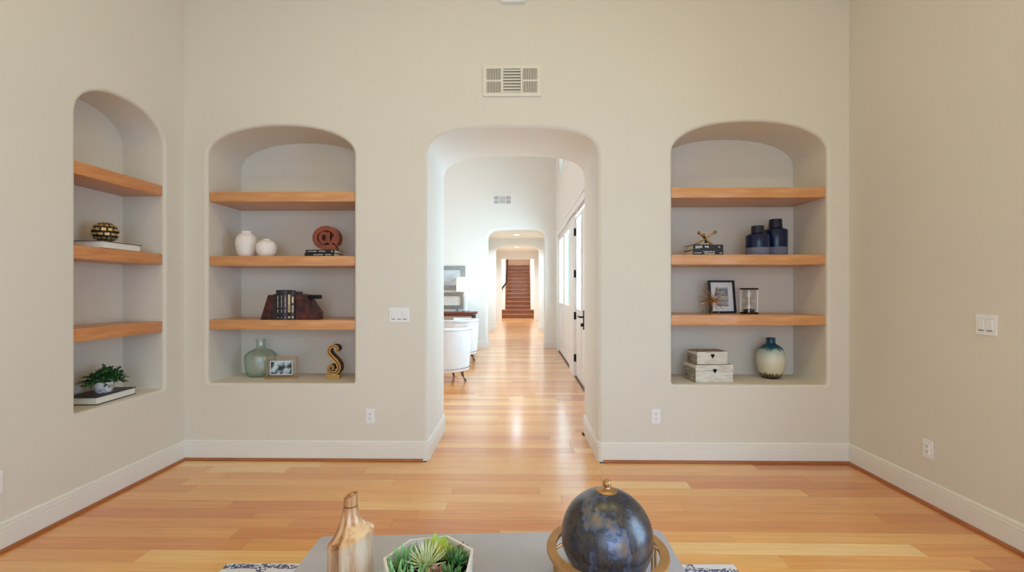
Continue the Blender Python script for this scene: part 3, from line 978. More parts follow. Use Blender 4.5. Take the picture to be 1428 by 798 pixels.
# white ribbed vases
RIBW = mat('white_ribbed_ceramic', rgb(240, 232, 228), 0.55, var=0.02, bmp=0.1, bscale=90)
t = thing('vase', 'taller white ribbed ceramic vase on the middle shelf', 'vase', (-2.313, 3.86, 1.658), 0, 'white ribbed vases')
MB().lathe([(0.050, 0.0), (0.058, 0.006), (0.074, 0.04), (0.083, 0.09), (0.084, 0.125), (0.075, 0.165), (0.055, 0.192), (0.040, 0.202), (0.037, 0.208), (0.040, 0.220), (0.034, 0.220), (0.031, 0.205), (0.03, 0.19)], 96, flute=24, amp=0.016, close=False).build('body', RIBW, t, 60)
t = thing('vase', 'shorter round white ribbed ceramic vase on the middle shelf', 'vase', (-2.127, 3.83, 1.658), 0, 'white ribbed vases')
MB().lathe([(0.046, 0.0), (0.056, 0.005), (0.072, 0.035), (0.080, 0.07), (0.075, 0.105), (0.056, 0.130), (0.034, 0.139), (0.026, 0.142), (0.025, 0.150), (0.020, 0.150), (0.02, 0.135)], 96, flute=24, amp=0.016, close=False).build('body', RIBW, t, 60)

# at-sign ornament
ATW = mat('red_brown_carved_wood', rgb(134, 60, 34), 0.45, var=0.3, vscale=12, coat=0.2)
ATD = mat('dark_carved_groove', rgb(70, 22, 14), 0.6, var=0.2)
t = thing('at_sign_ornament', 'red-brown carved wooden at-sign standing on black books', 'ornament', (-1.615, 3.845, 1.712), R(0))
cx, cz = 0.0, 0.104
fnA = lambda a, b, d: Vector((a, d, b))
ring = [(cx + 0.091 * math.cos(R(a)) * 1.02, cz + 0.080 * math.sin(R(a))) for a in range(-62, -404, -8)]
ring = ring[:]
MB().ribbon(ring, 0.040, -0.038, 0.038, fnA).build('outer_ring', ATW, t)
inn = [(cx - 0.018 + 0.034 * math.cos(R(a)) * 0.9, cz + 0.001 + 0.040 * math.sin(R(a))) for a in range(20, 381, 15)]
MB().ribbon(inn, 0.026, -0.034, 0.034, fnA).build('letter_bowl', ATW, t)
MB().ribbon([(cx + 0.022, cz + 0.047), (cx + 0.018, cz), (cx + 0.024, cz - 0.036), (cx + 0.044, cz - 0.044), (cx + 0.062, cz - 0.02), (cx + 0.070, cz + 0.01)], 0.026, -0.036, 0.036, fnA).build('letter_stem', ATW, t)
MB().prism([(cx + 0.022, cz - 0.1), (cx + 0.085, cz - 0.102), (cx + 0.074, cz - 0.06), (cx + 0.03, cz - 0.055)], -0.036, 0.036, fnA).build('tail', ATW, t)
MB().prism([(cx + 0.075 * math.cos(2 * PI * k / 24), cz + 0.064 * math.sin(2 * PI * k / 24)) for k in range(24)], 0.000, 0.030, fnA).build('recess', ATD, t)

# bookends and upright books
MAHOG, nt, bs = newmat('dark_mahogany_bookend')
vec = coords(nt, 'Object', (1, 1, 1))
n = noise_of(nt, 18, 4, vec)
nt.links.new(ramp(nt, n.outputs['Fac'], [(0.35, rgb(28, 12, 24)), (0.55, rgb(74, 28, 24)), (0.75, rgb(110, 48, 32))]), bs.inputs['Base Color'])
bs.inputs['Roughness'].default_value = 0.35
z3 = 1.134
t = thing('bookend', 'dark mahogany wedge bookend before the first upright book', 'bookend', (-2.02, 3.80, z3), 0, 'wooden bookends')
MB().prism([(-0.114, 0), (-0.003, 0), (-0.003, 0.205), (-0.050, 0.205)], -0.05, 0.06, fnA).build('wedge', MAHOG, t)
MB().box((-0.058, -0.0515, 0.04), (0.07, 0.004, 0.05), bevel=0.001).build('inlay', MAHOG, t)
t = thing('bookend', 'dark mahogany wedge bookend with a bar sticking out behind it', 'bookend', (-1.845, 3.80, z3), 0, 'wooden bookends')
MB().prism([(0.002, 0), (0.187, 0), (0.187, 0.058), (0.087, 0.205), (0.055, 0.213), (0.002, 0.213)], -0.05, 0.06, fnA).build('wedge', MAHOG, t)
MB().box((0.142, 0.01, 0.188), (0.090, 0.05, 0.034), bevel=0.002).build('bar', BLACK, t)
xs = [-2.023, -1.998, -1.967, -1.937, -1.905, -1.873, -1.846]
spec = [(0.212, C_BRN, 'thin dark brown book beside the plain bookend', None), (0.245, C_BLK, 'tall black book second from the plain bookend', 'w'), (0.246, C_NAV, 'dark blue black book third from the plain bookend', 'w'),
        (0.242, C_PUR, 'grey purple book fourth from the plain bookend', 'w'), (0.230, C_BLK, 'black book with cream spine panel, fifth from the plain bookend', 'c'), (0.232, C_PUR, 'book with wide cream spine panels against the barred bookend', 'c')]
for k, (h, c, lab, pr) in enumerate(spec):
    x0, x1 = xs[k], xs[k + 1]
    w = x1 - x0 - 0.001
    t = thing('book', lab, 'book', ((x0 + x1) / 2, 3.815, z3), 0, 'upright books between the bookends')
    cv = MB()
    D, e = 0.15, 0.003
    cv.box((-w / 2 + e / 2, 0, h / 2), (e, D, h)); cv.box((w / 2 - e / 2, 0, h / 2), (e, D, h)); cv.box((0, -D / 2 + e / 2, h / 2), (w - 2 * e, e, h))
    cv.build('cover', c, t)
    MB().box((0, 0.001, h / 2), (w - 2 * e, D - 0.012, h - 0.010)).build('pages', PAGES, t)
    if pr == 'w':
        n0 = 0
        for z0, z1, nn in ((0.10, 0.20, 12), (0.06, 0.085, 3), (0.012, 0.022, 1)):
            for q in range(nn):
                dz = (z1 - z0) / nn
                MB().box((0, -D / 2 - 0.0004, z0 + dz * (q + .5)), (w * rw.uniform(.16, .30), 0.001, dz * .6)).build('spine_print', WHITEP, t)
    elif pr == 'c':
        MB().box((0, -D / 2 - 0.0004, 0.165), (w * .55, 0.001, 0.085 if k == 4 else 0.05)).build('spine_label', CREAMP, t)
        MB().box((0, -D / 2 - 0.0004, 0.090), (w * .55, 0.001, 0.055)).build('spine_label', CREAMP, t)
        for q in range(7):
            MB().box((0, -D / 2 - 0.0010, 0.072 + q * 0.006), (w * .3, 0.0008, 0.0032)).build('spine_print', C_BRN, t)
        MB().box((0, -D / 2 - 0.0004, 0.022), (w * .5, 0.001, 0.014)).build('spine_label', CREAMP, t)

CLEARG = bpy.data.materials.new('thin_clear_glass')
CLEARG.use_nodes = True
nt = CLEARG.node_tree
nt.nodes.remove(nt.nodes['Principled BSDF'])
tr = N(nt, 'ShaderNodeBsdfTransparent'); tr.inputs['Color'].default_value = (0.93, 0.94, 0.94, 1)
gl = N(nt, 'ShaderNodeBsdfGlossy'); gl.inputs['Roughness'].default_value = 0.08
mxs = N(nt, 'ShaderNodeMixShader'); mxs.inputs['Fac'].default_value = 0.10
nt.links.new(tr.outputs[0], mxs.inputs[1]); nt.links.new(gl.outputs[0], mxs.inputs[2])
nt.links.new(mxs.outputs[0], nt.nodes['Material Output'].inputs['Surface'])

# green glass demijohn
DG, nt, bs = newmat('green_bottle_glass')
nt.nodes.remove(bs)
lw = N(nt, 'ShaderNodeLayerWeight'); lw.inputs['Blend'].default_value = 0.42
tr = N(nt, 'ShaderNodeBsdfTransparent')
nt.links.new(ramp(nt, lw.outputs['Facing'], [(0.0, rgb(238, 247, 241)), (0.5, rgb(222, 238, 228)), (0.8, rgb(140, 186, 164)), (1.0, rgb(30, 82, 64))]), tr.inputs['Color'])
gl = N(nt, 'ShaderNodeBsdfGlossy'); gl.inputs['Roughness'].default_value = 0.12
nb = noise_of(nt, 55, 3, coords(nt, 'Object', (1, 1, 1)))
bb_ = N(nt, 'ShaderNodeBump'); bb_.inputs['Strength'].default_value = 0.5; bb_.inputs['Distance'].default_value = 0.006
nt.links.new(nb.outputs['Fac'], bb_.inputs['Height']); nt.links.new(bb_.outputs['Normal'], gl.inputs['Normal'])
df = N(nt, 'ShaderNodeBsdfDiffuse'); df.inputs['Color'].default_value = rgb(206, 216, 198)
m1 = N(nt, 'ShaderNodeMixShader'); m1.inputs['Fac'].default_value = 0.16
nt.links.new(tr.outputs[0], m1.inputs[1]); nt.links.new(gl.outputs[0], m1.inputs[2])
m2 = N(nt, 'ShaderNodeMixShader'); m2.inputs['Fac'].default_value = 0.20
nt.links.new(m1.outputs[0], m2.inputs[1]); nt.links.new(df.outputs[0], m2.inputs[2])
nt.links.new(m2.outputs[0], nt.nodes['Material Output'].inputs['Surface'])
t = thing('glass_bottle', 'squat green glass bottle with a narrow neck on the niche sill', 'bottle', (-2.285, 4.02, 0.622))
MB().lathe([(0.001, 0.004), (0.085, 0.0), (0.104, 0.008), (0.116, 0.05), (0.123, 0.12), (0.125, 0.165), (0.120, 0.188), (0.095, 0.213), (0.055, 0.232), (0.038, 0.246), (0.032, 0.275), (0.031, 0.305), (0.037, 0.308), (0.037, 0.322), (0.030, 0.324)], 40, close=False).build('body', DG, t, 60)

# brass and glass photo stand
PIC, nt, bs = newmat('black_white_photo_print')
vec = coords(nt, 'Object', (1, 1, 1))
n = noise_of(nt, 16, 3, vec)
nt.links.new(ramp(nt, n.outputs['Fac'], [(0.36, rgb(20, 24, 28)), (0.46, rgb(60, 74, 82)), (0.54, rgb(170, 190, 200)), (0.66, rgb(226, 232, 236))]), bs.inputs['Base Color'])
bs.inputs['Roughness'].default_value = 0.3
BRASS = mat('thin_brass', rgb(196, 160, 112), 0.35, 0.7, var=0.1)
t = thing('photo_stand', 'clear glass and brass photo stand with a small dark photo', 'picture frame', (-2.035, 3.90, 0.622), R(6))
MB().box((0, 0, 0.095), (0.245, 0.006, 0.165)).build('glass_panel', CLEARG, t)
b = MB()
b.box((0.005, 0, 0.184), (0.275, 0.012, 0.006)); b.box((0.005, 0, 0.170), (0.26, 0.010, 0.004))
for s in (-1, 1):
    b.box((s * 0.122, 0, 0.095), (0.004, 0.010, 0.172))
b.build('brass_frame', BRASS, t)
MB().prism([(-0.13, 0), (0.13, 0), (0.125, 0.012), (-0.125, 0.012)], -0.04, 0.03, fnA).build('base', BRASS, t)
MB().box((0.0, -0.005, 0.092), (0.185, 0.002, 0.118)).build('photo_border', mat('photo_border_paper', rgb(232, 230, 226), 0.5, var=0.01), t)
MB().box((0.0, -0.0066, 0.092), (0.172, 0.0012, 0.105)).build('photo', PIC, t)

# gold S scroll
SG = mat('gold_scroll_front', rgb(202, 160, 92), 0.4, 0.45, var=0.15, vscale=20)
SD = mat('dark_bronze_side', rgb(84, 46, 26), 0.5, 0.4, var=0.2, vscale=20)
t = thing('scroll_ornament', 'gold S-shaped scroll ornament standing on a small base', 'ornament', (-1.592, 3.93, 0.622))
ctrl = [(0.030, 0.235), (0.044, 0.252), (0.034, 0.272), (0.008, 0.279), (-0.022, 0.268), (-0.036, 0.240), (-0.026, 0.210), (0.000, 0.180), (0.032, 0.148), (0.052, 0.112), (0.050, 0.075), (0.022, 0.052), (-0.014, 0.052), (-0.036, 0.072), (-0.034, 0.100), (-0.012, 0.112), (0.006, 0.098), (0.000, 0.082), (-0.012, 0.084)]
def catmull(P, k=5):
    out = []
    for i in range(len(P) - 1):
        p0, p1, p2, p3 = P[max(i - 1, 0)], P[i], P[i + 1], P[min(i + 2, len(P) - 1)]
        for j in range(k):
            u = j / k
            out.append(tuple(0.5 * (2 * p1[a] + (p2[a] - p0[a]) * u + (2 * p0[a] - 5 * p1[a] + 4 * p2[a] - p3[a]) * u * u + (3 * p1[a] - p0[a] - 3 * p2[a] + p3[a]) * u ** 3) for a in range(len(p1))))
    out.append(tuple(P[-1]))
    return out
sp = catmull(ctrl)
ns_ = len(sp)
wd = [0.016 + 0.018 * math.sin(PI * min(1, k / (ns_ * 0.9))) for k in range(ns_)]
MB().ribbon(sp, wd, -0.034, 0.034, fnA).build('scroll', SD, t, 40)
gw = MB()
for sgn in (-1, 1):
    side = []
    for k in range(ns_):
        a, b = sp[max(k - 1, 0)], sp[min(k + 1, ns_ - 1)]
        tx, ty = b[0] - a[0], b[1] - a[1]
        m = math.hypot(tx, ty) or 1
        side.append((sp[k][0] - ty / m * wd[k] * .31 * sgn, sp[k][1] + tx / m * wd[k] * .31 * sgn))
    gw.ribbon(side, [w * .36 for w in wd], -0.042, -0.030, fnA)
gw.build('gilded_edges', SG, t, 40)
MB().box((-0.002, 0, 0.018), (0.115, 0.08, 0.036), bevel=0.004).build('base', SG, t)

# two blue vases
BLUEG = mat('deep_blue_glaze', rgb(9, 24, 62), 0.24, var=0.15, vscale=6, coat=0.1, spec=0.35)
BLUEB = mat('grey_blue_matte_band', rgb(108, 114, 136), 0.7, var=0.08, bmp=0.1, bscale=80)
BLUEN = mat('dark_blue_neck', rgb(14, 20, 48), 0.4, var=0.1)
def blue_vase(x, y, r, h, hn, rn, hb, label):
    t = thing('vase', label, 'vase', (x, y, 1.665), 0, 'dark blue two-tone vases')
    MB().lathe([(r * .97, 0.0), (r, 0.004), (r, hb)], 40).build('base_band', BLUEB, t, 50)
    MB().lathe([(r, hb), (r * 1.005, hb + 0.002), (r * 1.005, hn - 0.03), (r * .97, hn - 0.018), (rn * 1.08, hn)], 40, close=False).build('glazed_body', BLUEG, t, 40)
    MB().lathe([(rn * 1.08, hn), (rn * 1.05, hn + 0.006), (rn, h - 0.008), (rn * .96, h), (rn * .8, h), (rn * .78, hn)], 32, close=False).build('neck', BLUEN, t, 50)
blue_vase(1.993, 3.87, 0.091, 0.250, 0.190, 0.048, 0.066, 'shorter dark blue vase with a grey base band')
blue_vase(2.192, 3.96, 0.092, 0.318, 0.245, 0.050, 0.078, 'taller dark blue vase with a grey base band')

# gold jack ornament
t = thing('jack_ornament', 'gold jack ornament with ball ends on top of black books', 'ornament', (1.545, 3.84, 1.751))
for k, (d, L) in enumerate(((Vector((0.80, -0.25, 0.55)), 0.092), (Vector((-0.62, 0.3, 0.72)), 0.070), (Vector((-0.45, -0.75, 0.35)), 0.062))):
    d.normalize()
    c0 = Vector((0.0, 0, 0.056))
    m = MB()
    m.tube([c0 - d * L * .9, c0 + d * L], 0.0075, 10)
    m.build('rod', GOLD, t, 40)
    m = MB()
    m.sphere(c0 + d * L, 0.0135, 12, 8)
    m.build('ball_end', GOLD, t, 60)
    MB().sphere(c0 - d * L * .9, 0.0135, 12, 8).build('ball_end', GOLD, t, 60)

# picture frame, hourglass, starburst on the lower shelf
t = thing('picture_frame', 'black picture frame with a white mat leaning on the lower shelf', 'picture frame', (1.768, 4.01, 1.177 + 0.002), R(6))
tilt = Matrix.Rotation(R(-7), 3, 'X')
def leaned(mb_c, s, bev=0.0):
    return MB().box(tilt @ Vector(mb_c), s, rot=tilt, bevel=bev)
fw, fh, bw = 0.235, 0.285, 0.016
f = MB()
for c, s in (((0, 0, bw / 2), (fw, 0.024, bw)), ((0, 0, fh - bw / 2), (fw, 0.024, bw)), ((-fw / 2 + bw / 2, 0, fh / 2), (bw, 0.024, fh - 2 * bw)), ((fw / 2 - bw / 2, 0, fh / 2), (bw, 0.024, fh - 2 * bw))):
    f.box(tilt @ Vector(c), s, rot=tilt)
f.build('frame', mat('black_frame_paint', rgb(16, 15, 20), 0.3, var=0.05), t)
leaned((0, 0.004, fh / 2), (fw - 2 * bw, 0.004, fh - 2 * bw)).build('mat_board', mat('white_mat_board', rgb(226, 226, 230), 0.8, var=0.01), t)
LAND, nt, bs = newmat('landscape_print')
vec = coords(nt, 'Object', (6, 6, 16))
n = noise_of(nt, 1.6, 4, vec)
nt.links.new(ramp(nt, n.outputs['Fac'], [(0.3, rgb(72, 88, 100)), (0.45, rgb(134, 150, 160)), (0.55, rgb(188, 184, 168)), (0.7, rgb(216, 220, 224))]), bs.inputs['Base Color'])
leaned((0, 0.0014, fh / 2), (0.115, 0.0016, 0.165)).build('print', LAND, t)
leaned((0, 0.015, fh / 2), (fw - 0.01, 0.006, fh - 0.01)).build('backing', mat('brown_backing_board', rgb(70, 48, 36), 0.8, var=0.1), t)
MB().prism([(0.0, 0.0), (0.07, 0.0), (0.055, 0.17)], -0.02, 0.02, lambda a, b, d: Vector((d, a + 0.02, b))).build('easel_leg', C_BRN, t)

t = thing('hourglass', 'hourglass with black end plates and pale rods beside the picture frame', 'hourglass', (1.958, 3.94, 1.177))
for z in (0.0, 0.205):
    MB().lathe([(0.070, 0.0), (0.072, 0.003), (0.072, 0.011), (0.070, 0.014)], 28, c=(0, 0, z)).build('end_plate', BLACK, t, 40)
for k in range(4):
    a = PI / 4 + k * PI / 2 + 0.3
    MB().tube([(0.064 * math.cos(a), 0.064 * math.sin(a), 0.012), (0.064 * math.cos(a), 0.064 * math.sin(a), 0.207)], 0.0045, 8).build('rod', mat('pale_rod', rgb(236, 230, 222), 0.4, var=0.03), t, 40)
MB().lathe([(0.042, 0.014), (0.050, 0.03), (0.051, 0.075), (0.042, 0.096), (0.016, 0.110), (0.042, 0.124), (0.051, 0.145), (0.050, 0.190), (0.042, 0.205)], 28, close=False).build('glass_bulbs', CLEARG, t, 60)
MB().lathe([(0.038, 0.0155), (0.046, 0.028), (0.046, 0.036), (0.02, 0.043), (0.001, 0.046)], 24).build('sand', mat('dark_grey_sand', rgb(74, 70, 70), 0.9, var=0.2, vscale=200), t, 60)

t = thing('starburst_ornament', 'spiky gold starburst ornament in front of the black frame', 'ornament', (1.613, 3.84, 1.177))
rs = random.Random(12)
cS = Vector((0, 0, 0.118))
MB().sphere(cS, 0.012, 12, 8).build('hub', GOLD, t, 60)
dirs = [Vector((-0.22, -0.25, -0.94)), Vector((0.05, 0.3, -0.95)), Vector((0.28, -0.3, -0.9))]
k = 0
while k < 26:
    zz = 1 - 2 * (k + .5) / 26
    ph = k * 2.39996
    d = Vector((math.sqrt(1 - zz * zz) * math.cos(ph), math.sqrt(1 - zz * zz) * math.sin(ph), zz))
    k += 1
    if d.z < -0.75: continue
    dirs.append(d)
for d in dirs:
    d.normalize()
    L = 0.135 * rs.uniform(.85, 1.05)
    if d.z < -0.6: L = min(L, 0.1165 / abs(d.z))
    d2_ = cS + d * L
    MB().tube([cS + d * 0.008, d2_], 0.0030, 6, r2=0.0022).build('spike', GOLD, t, 40)

# weathered white boxes
WWB, nt, bs = newmat('whitewashed_board')
vec = coords(nt, 'Object', (6, 6, 60))
n = noise_of(nt, 1.4, 6, vec, 0.7)
nt.links.new(ramp(nt, n.outputs['Fac'], [(0.30, rgb(150, 130, 106)), (0.42, rgb(206, 198, 186)), (0.6, rgb(232, 228, 222)), (0.8, rgb(238, 236, 232))]), bs.inputs['Base Color'])
bs.inputs['Roughness'].default_value = 0.8
WWS, nt, bs = newmat('weathered_grey_board')
vec = coords(nt, 'Object', (6, 6, 50))
n = noise_of(nt, 2.0, 6, vec, 0.7)
nt.links.new(ramp(nt, n.outputs['Fac'], [(0.32, rgb(86, 74, 60)), (0.5, rgb(150, 140, 124)), (0.7, rgb(206, 200, 190))]), bs.inputs['Base Color'])
bs.inputs['Roughness'].default_value = 0.8
def crate(x, y, z, w, d, h, rz, label):
    t = thing('wooden_box', label, 'box', (x, y, z), rz, 'whitewashed boxes')
    hl_ = h * 0.34
    MB().box((0, 0, (h - hl_) / 2), (w, d, h - hl_ - 0.002), bevel=0.002).build('body', WWB, t)
    MB().box((0, 0, h - hl_ / 2), (w + .003, d + .003, hl_ - 0.001), bevel=0.002).build('lid', WWB, t)
    MB().box((0, 0, h + 0.001), (w - 0.012, d - 0.012, 0.003)).build('lid_inlay', WWS, t)
    MB().box((-w / 2 - 0.001, 0, h / 2 - 0.01), (0.004, d - 0.012, h - 0.03)).build('end_board', WWS, t)
    la = MB()
    zc = h - hl_
    la.prism([(-0.014, 0.016), (0.014, 0.016), (0.014, 0.0), (0.008, -0.008), (0.0, -0.018), (-0.008, -0.008), (-0.014, 0.0)], -d / 2 - 0.006, -d / 2, lambda a, b, dd: Vector((a, dd, zc + b)))
    la.build('latch', BLACK, t)
    return t
crate(1.592, 3.895, 0.622, 0.325, 0.20, 0.140, R(8), 'larger whitewashed wooden box at the bottom of the pair')
crate(1.588, 3.905, 0.7645, 0.262, 0.17, 0.104, R(7), 'smaller whitewashed wooden box stacked on the larger one')

# teal and cream glazed vase
TG, nt, bs = newmat('teal_cream_drip_glaze')
tc = N(nt, 'ShaderNodeTexCoord')
sep = N(nt, 'ShaderNodeSeparateXYZ')
nt.links.new(tc.outputs['Object'], sep.inputs[0])
vec = coords(nt, 'Object', (60, 60, 9))
n = noise_of(nt, 1.0, 4, vec)
ma = N(nt, 'ShaderNodeMath', operation='MULTIPLY_ADD')
nt.links.new(n.outputs['Fac'], ma.inputs[0]); ma.inputs[1].default_value = 0.075
nt.links.new(sep.outputs['Z'], ma.inputs[2])
mr = N(nt, 'ShaderNodeMapRange')
nt.links.new(ma.outputs[0], mr.inputs['Value'])
mr.inputs['From Min'].default_value = 0.0; mr.inputs['From Max'].default_value = 0.40
nt.links.new(ramp(nt, mr.outputs[0], [(0.13, rgb(52, 30, 32)), (0.19, rgb(120, 98, 76)), (0.23, rgb(208, 198, 168)), (0.52, rgb(220, 216, 198)), (0.70, rgb(182, 198, 186)), (0.75, rgb(40, 104, 118)), (0.82, rgb(18, 72, 98)), (1.0, rgb(20, 66, 96))]), bs.inputs['Base Color'])
bs.inputs['Roughness'].default_value = 0.25
bump(nt, bs, n.outputs['Fac'], 0.15, 0.004)
t = thing('vase', 'tall rounded vase with teal neck and cream drip glaze', 'vase', (2.165, 3.985, 0.622))
MB().lathe([(0.062, 0.0), (0.068, 0.003), (0.086, 0.03), (0.104, 0.08), (0.112, 0.14), (0.112, 0.185), (0.104, 0.232), (0.088, 0.262), (0.060, 0.284), (0.040, 0.296), (0.036, 0.305), (0.036, 0.338), (0.040, 0.346), (0.034, 0.346), (0.030, 0.335), (0.03, 0.30)], 48, close=False).build('body', TG, t, 60)

# ------------------------------------------------------------------ great room furniture seen through the arch
UPH = mat('white_upholstery', rgb(232, 232, 236), 0.85, var=0.02, bmp=0.1, bscale=150)
CLEG = mat('grey_brown_chair_leg', rgb(112, 92, 84), 0.5, var=0.15)
NAIL = mat('nailhead_metal', rgb(150, 150, 156), 0.35, 0.8, var=0.1)
def barrel_chair(x, y, rz, label):
    t = thing('barrel_chair', label, 'chair', (x, y, 0), rz, 'white barrel chairs by the console')
    ro, ri = 0.40, 0.315
    z0, z1 = 0.20, 0.82
    mb = MB()
    n = 44
    a0, a1 = R(48), R(312)                               # the open front faces +X
    prof = [(ro * .90, z0), (ro * .915, z0 + .05), (ro * .985, z1 - .06), (ro, z1 - .03), (ro * .985, z1 - .006), (ro * .93, z1 + .004), (ri + .03, z1), (ri + .004, z1 - .03), (ri, z1 - .08), (ri, z0)]
    rings = []
    for i in range(n + 1):
        a = a0 + (a1 - a0) * i / n
        rings.append([mb.bm.verts.new((r * math.cos(a), r * math.sin(a), z)) for r, z in prof])
    k = len(prof)
    for i in range(n):
        for j in range(k):
            mb._face((rings[i][j], rings[i][(j + 1) % k], rings[i + 1][(j + 1) % k], rings[i + 1][j]))
    mb._face(rings[0]); mb._face(list(reversed(rings[-1])))
    mb.build('shell', UPH, t, 50)
    MB().lathe([(0.30, 0.20), (0.31, 0.21), (0.31, 0.40), (0.30, 0.44), (0.26, 0.465), (0.001, 0.475)], 36).build('seat_cushion', UPH, t, 50)
    MB().lathe([(ro * .88, 0.175), (ro * .90, 0.180), (ro * .905, 0.205), (ro * .88, 0.206)], 44).build('base_rail', UPH, t, 50)
    for k4 in range(4):
        a = PI / 4 + k4 * PI / 2
        r1, r2_ = 0.27, 0.335
        pts = [(r1 * math.cos(a), r1 * math.sin(a), 0.18), ((r1 + .012) * math.cos(a), (r1 + .012) * math.sin(a), 0.10), ((r2_ - .02) * math.cos(a), (r2_ - .02) * math.sin(a), 0.04), (r2_ * math.cos(a), r2_ * math.sin(a), 0.0)]
        MB().tube(pts, 0.026, 10, r2=0.014).build('leg', CLEG, t, 40)
    nb_ = MB()
    for i in range(60):
        a = a0 + (a1 - a0) * (i + .5) / 60
        for rr, z in ((ro * 1.0, z1 - .035), (ro * .912, z0 + .02)):
            nb_.box((rr * math.cos(a), rr * math.sin(a), z), (0.012, 0.012, 0.012), rot=Matrix.Rotation(a, 3, 'Z'), bevel=0.003)
    o = nb_.build('nailhead_trim', NAIL, t); o['kind'] = 'stuff'
    return t
barrel_chair(-1.125, 6.98, R(120), 'white barrel armchair nearest the arch with nailhead trim')
barrel_chair(-1.17, 8.78, R(160), 'white barrel armchair farther back beside the console table')

CONW = wood('dark_red_console_wood', rgb(84, 34, 24), rgb(124, 58, 38), (1.5, 12, 12), 0.35, 0.3)
t = thing('console_table', 'dark red-brown console table against the far wall', 'table', (-1.85, 10.68, 0))
MB().box((0, 0, 0.85), (1.76, 0.40, 0.05), bevel=0.008).build('table_top', CONW, t)
MB().box((0, 0, 0.80), (1.60, 0.32, 0.05)).build('apron', CONW, t)
for sx in (-1, 1):
    for sy in (-1, 1):
        MB().tube([(sx * 0.79, sy * 0.14, 0.80), (sx * 0.78, sy * 0.14, 0.4), (sx * 0.77, sy * 0.14, 0.0)], 0.035, 8, r2=0.022).build('leg', mat('dark_metal_leg', rgb(52, 46, 44), 0.5, 0.4, var=0.1), t, 40)

SHADE, nt, bs = newmat('lit_white_lamp_shade')
bs.inputs['Base Color'].default_value = rgb(246, 242, 232)
bs.inputs['Roughness'].default_value = 0.9
bs.inputs['Emission Color'].default_value = (1.0, 0.98, 0.94, 1)
bs.inputs['Emission Strength'].default_value = 0.45
t = thing('table_lamp', 'glass table lamp with a white drum shade on the console table', 'lamp', (-1.255, 10.70, 0.875))
MB().lathe([(0.215, 0.47), (0.205, 0.80), (0.198, 0.80), (0.208, 0.47), (0.215, 0.47)], 36, close=False).build('lamp_shade', SHADE, t, 50)
LG = mat('pale_lamp_glass', rgb(206, 216, 222), 0.1, var=0.03, coat=0.5)
MB().lathe([(0.070, 0.025), (0.058, 0.05), (0.054, 0.20), (0.060, 0.40), (0.03, 0.44), (0.012, 0.46)], 28).build('lamp_body', LG, t, 50)
MB().lathe([(0.085, 0.0), (0.085, 0.02), (0.07, 0.025)], 28).build('base', NAIL, t, 40)
MB().tube([(0, 0, 0.45), (0, 0, 0.62)], 0.008, 8).build('stem', NAIL, t)
MB().sphere((0, 0, 0.66), 0.035, 14, 10).build('bulb', mat('warm_bulb', (1, .95, .85, 1), 0.4, emis=(1, 0.9, 0.72, 1), estr=12), t, 60)

def wall_art(x0, x1, z0, z1, b, label, cols, fm):
    w, h = x1 - x0, z1 - z0
    t = thing('wall_picture', label, 'picture', ((x0 + x1) / 2, YF, (z0 + z1) / 2))
    f = MB()
    for c, s in (((0, -.02, h / 2 - b / 2), (w, .04, b)), ((0, -.02, -h / 2 + b / 2), (w, .04, b)), ((-w / 2 + b / 2, -.02, 0), (b, .04, h - 2 * b)), ((w / 2 - b / 2, -.02, 0), (b, .04, h - 2 * b))):
        f.box(c, s)
    f.build('frame', fm, t)
    m, nt, bs = newmat('pale_canvas_print')
    n = noise_of(nt, 3.0, 4, coords(nt, 'Object', (1, 1, 2)))
    nt.links.new(ramp(nt, n.outputs['Fac'], [(0.35, cols[0]), (0.65, cols[1])]), bs.inputs['Base Color'])
    bs.inputs['Roughness'].default_value = 0.6
    MB().box((0, -.012, 0), (w - 2 * b, .012, h - 2 * b)).build('canvas', m, t)
SILV = mat('grey_silver_frame', rgb(150, 152, 152), 0.45, 0.3, var=0.15, vscale=20)
wall_art(-2.35, -1.286, 1.385, 1.955, 0.10, 'silver framed pale blue picture above the other on the far wall', (rgb(176, 190, 198), rgb(214, 222, 226)), SILV)
wall_art(-2.35, -1.32, 0.93, 1.32, 0.085, 'grey framed picture low behind the table lamp', (rgb(220, 214, 206), rgb(236, 232, 226)), mat('grey_brown_frame', rgb(140, 136, 128), 0.5, 0.2, var=0.2, vscale=30))
t = thing('picture_frame', 'tiny silver photo frame leaning on the console table', 'picture frame', (-1.43, 10.62, 0.875), R(-15))
MB().box((0, 0, 0.065), (0.09, 0.012, 0.12), rot=Matrix.Rotation(R(-12), 3, 'X')).build('frame', NAIL, t)
MB().box((0, -0.007, 0.065), (0.065, 0.003, 0.09), rot=Matrix.Rotation(R(-12), 3, 'X')).build('photo', PIC, t)

# ------------------------------------------------------------------ foreground: rug, coffee table and what stands on it
RUG, nt, bs = newmat('white_rug_with_blue_grey_lattice')
geo = N(nt, 'ShaderNodeTexCoord')
n = noise_of(nt, 90, 4, geo.outputs['Object'])
warp = noise_of(nt, 14, 3, geo.outputs['Object'])
sep = N(nt, 'ShaderNodeSeparateXYZ')
wv = N(nt, 'ShaderNodeVectorMath', operation='MULTIPLY_ADD')
nt.links.new(warp.outputs['Color'], wv.inputs[0]); wv.inputs[1].default_value = (0.03, 0.03, 0); nt.links.new(geo.outputs['Object'], wv.inputs[2])
nt.links.new(wv.outputs[0], sep.inputs[0])
def lattice(ax, period, width):
    a = N(nt, 'ShaderNodeMath', operation='PINGPONG'); nt.links.new(sep.outputs[ax], a.inputs[0]); a.inputs[1].default_value = period / 2
    b = N(nt, 'ShaderNodeMath', operation='LESS_THAN'); nt.links.new(a.outputs[0], b.inputs[0]); b.inputs[1].default_value = width
    return b.outputs[0]
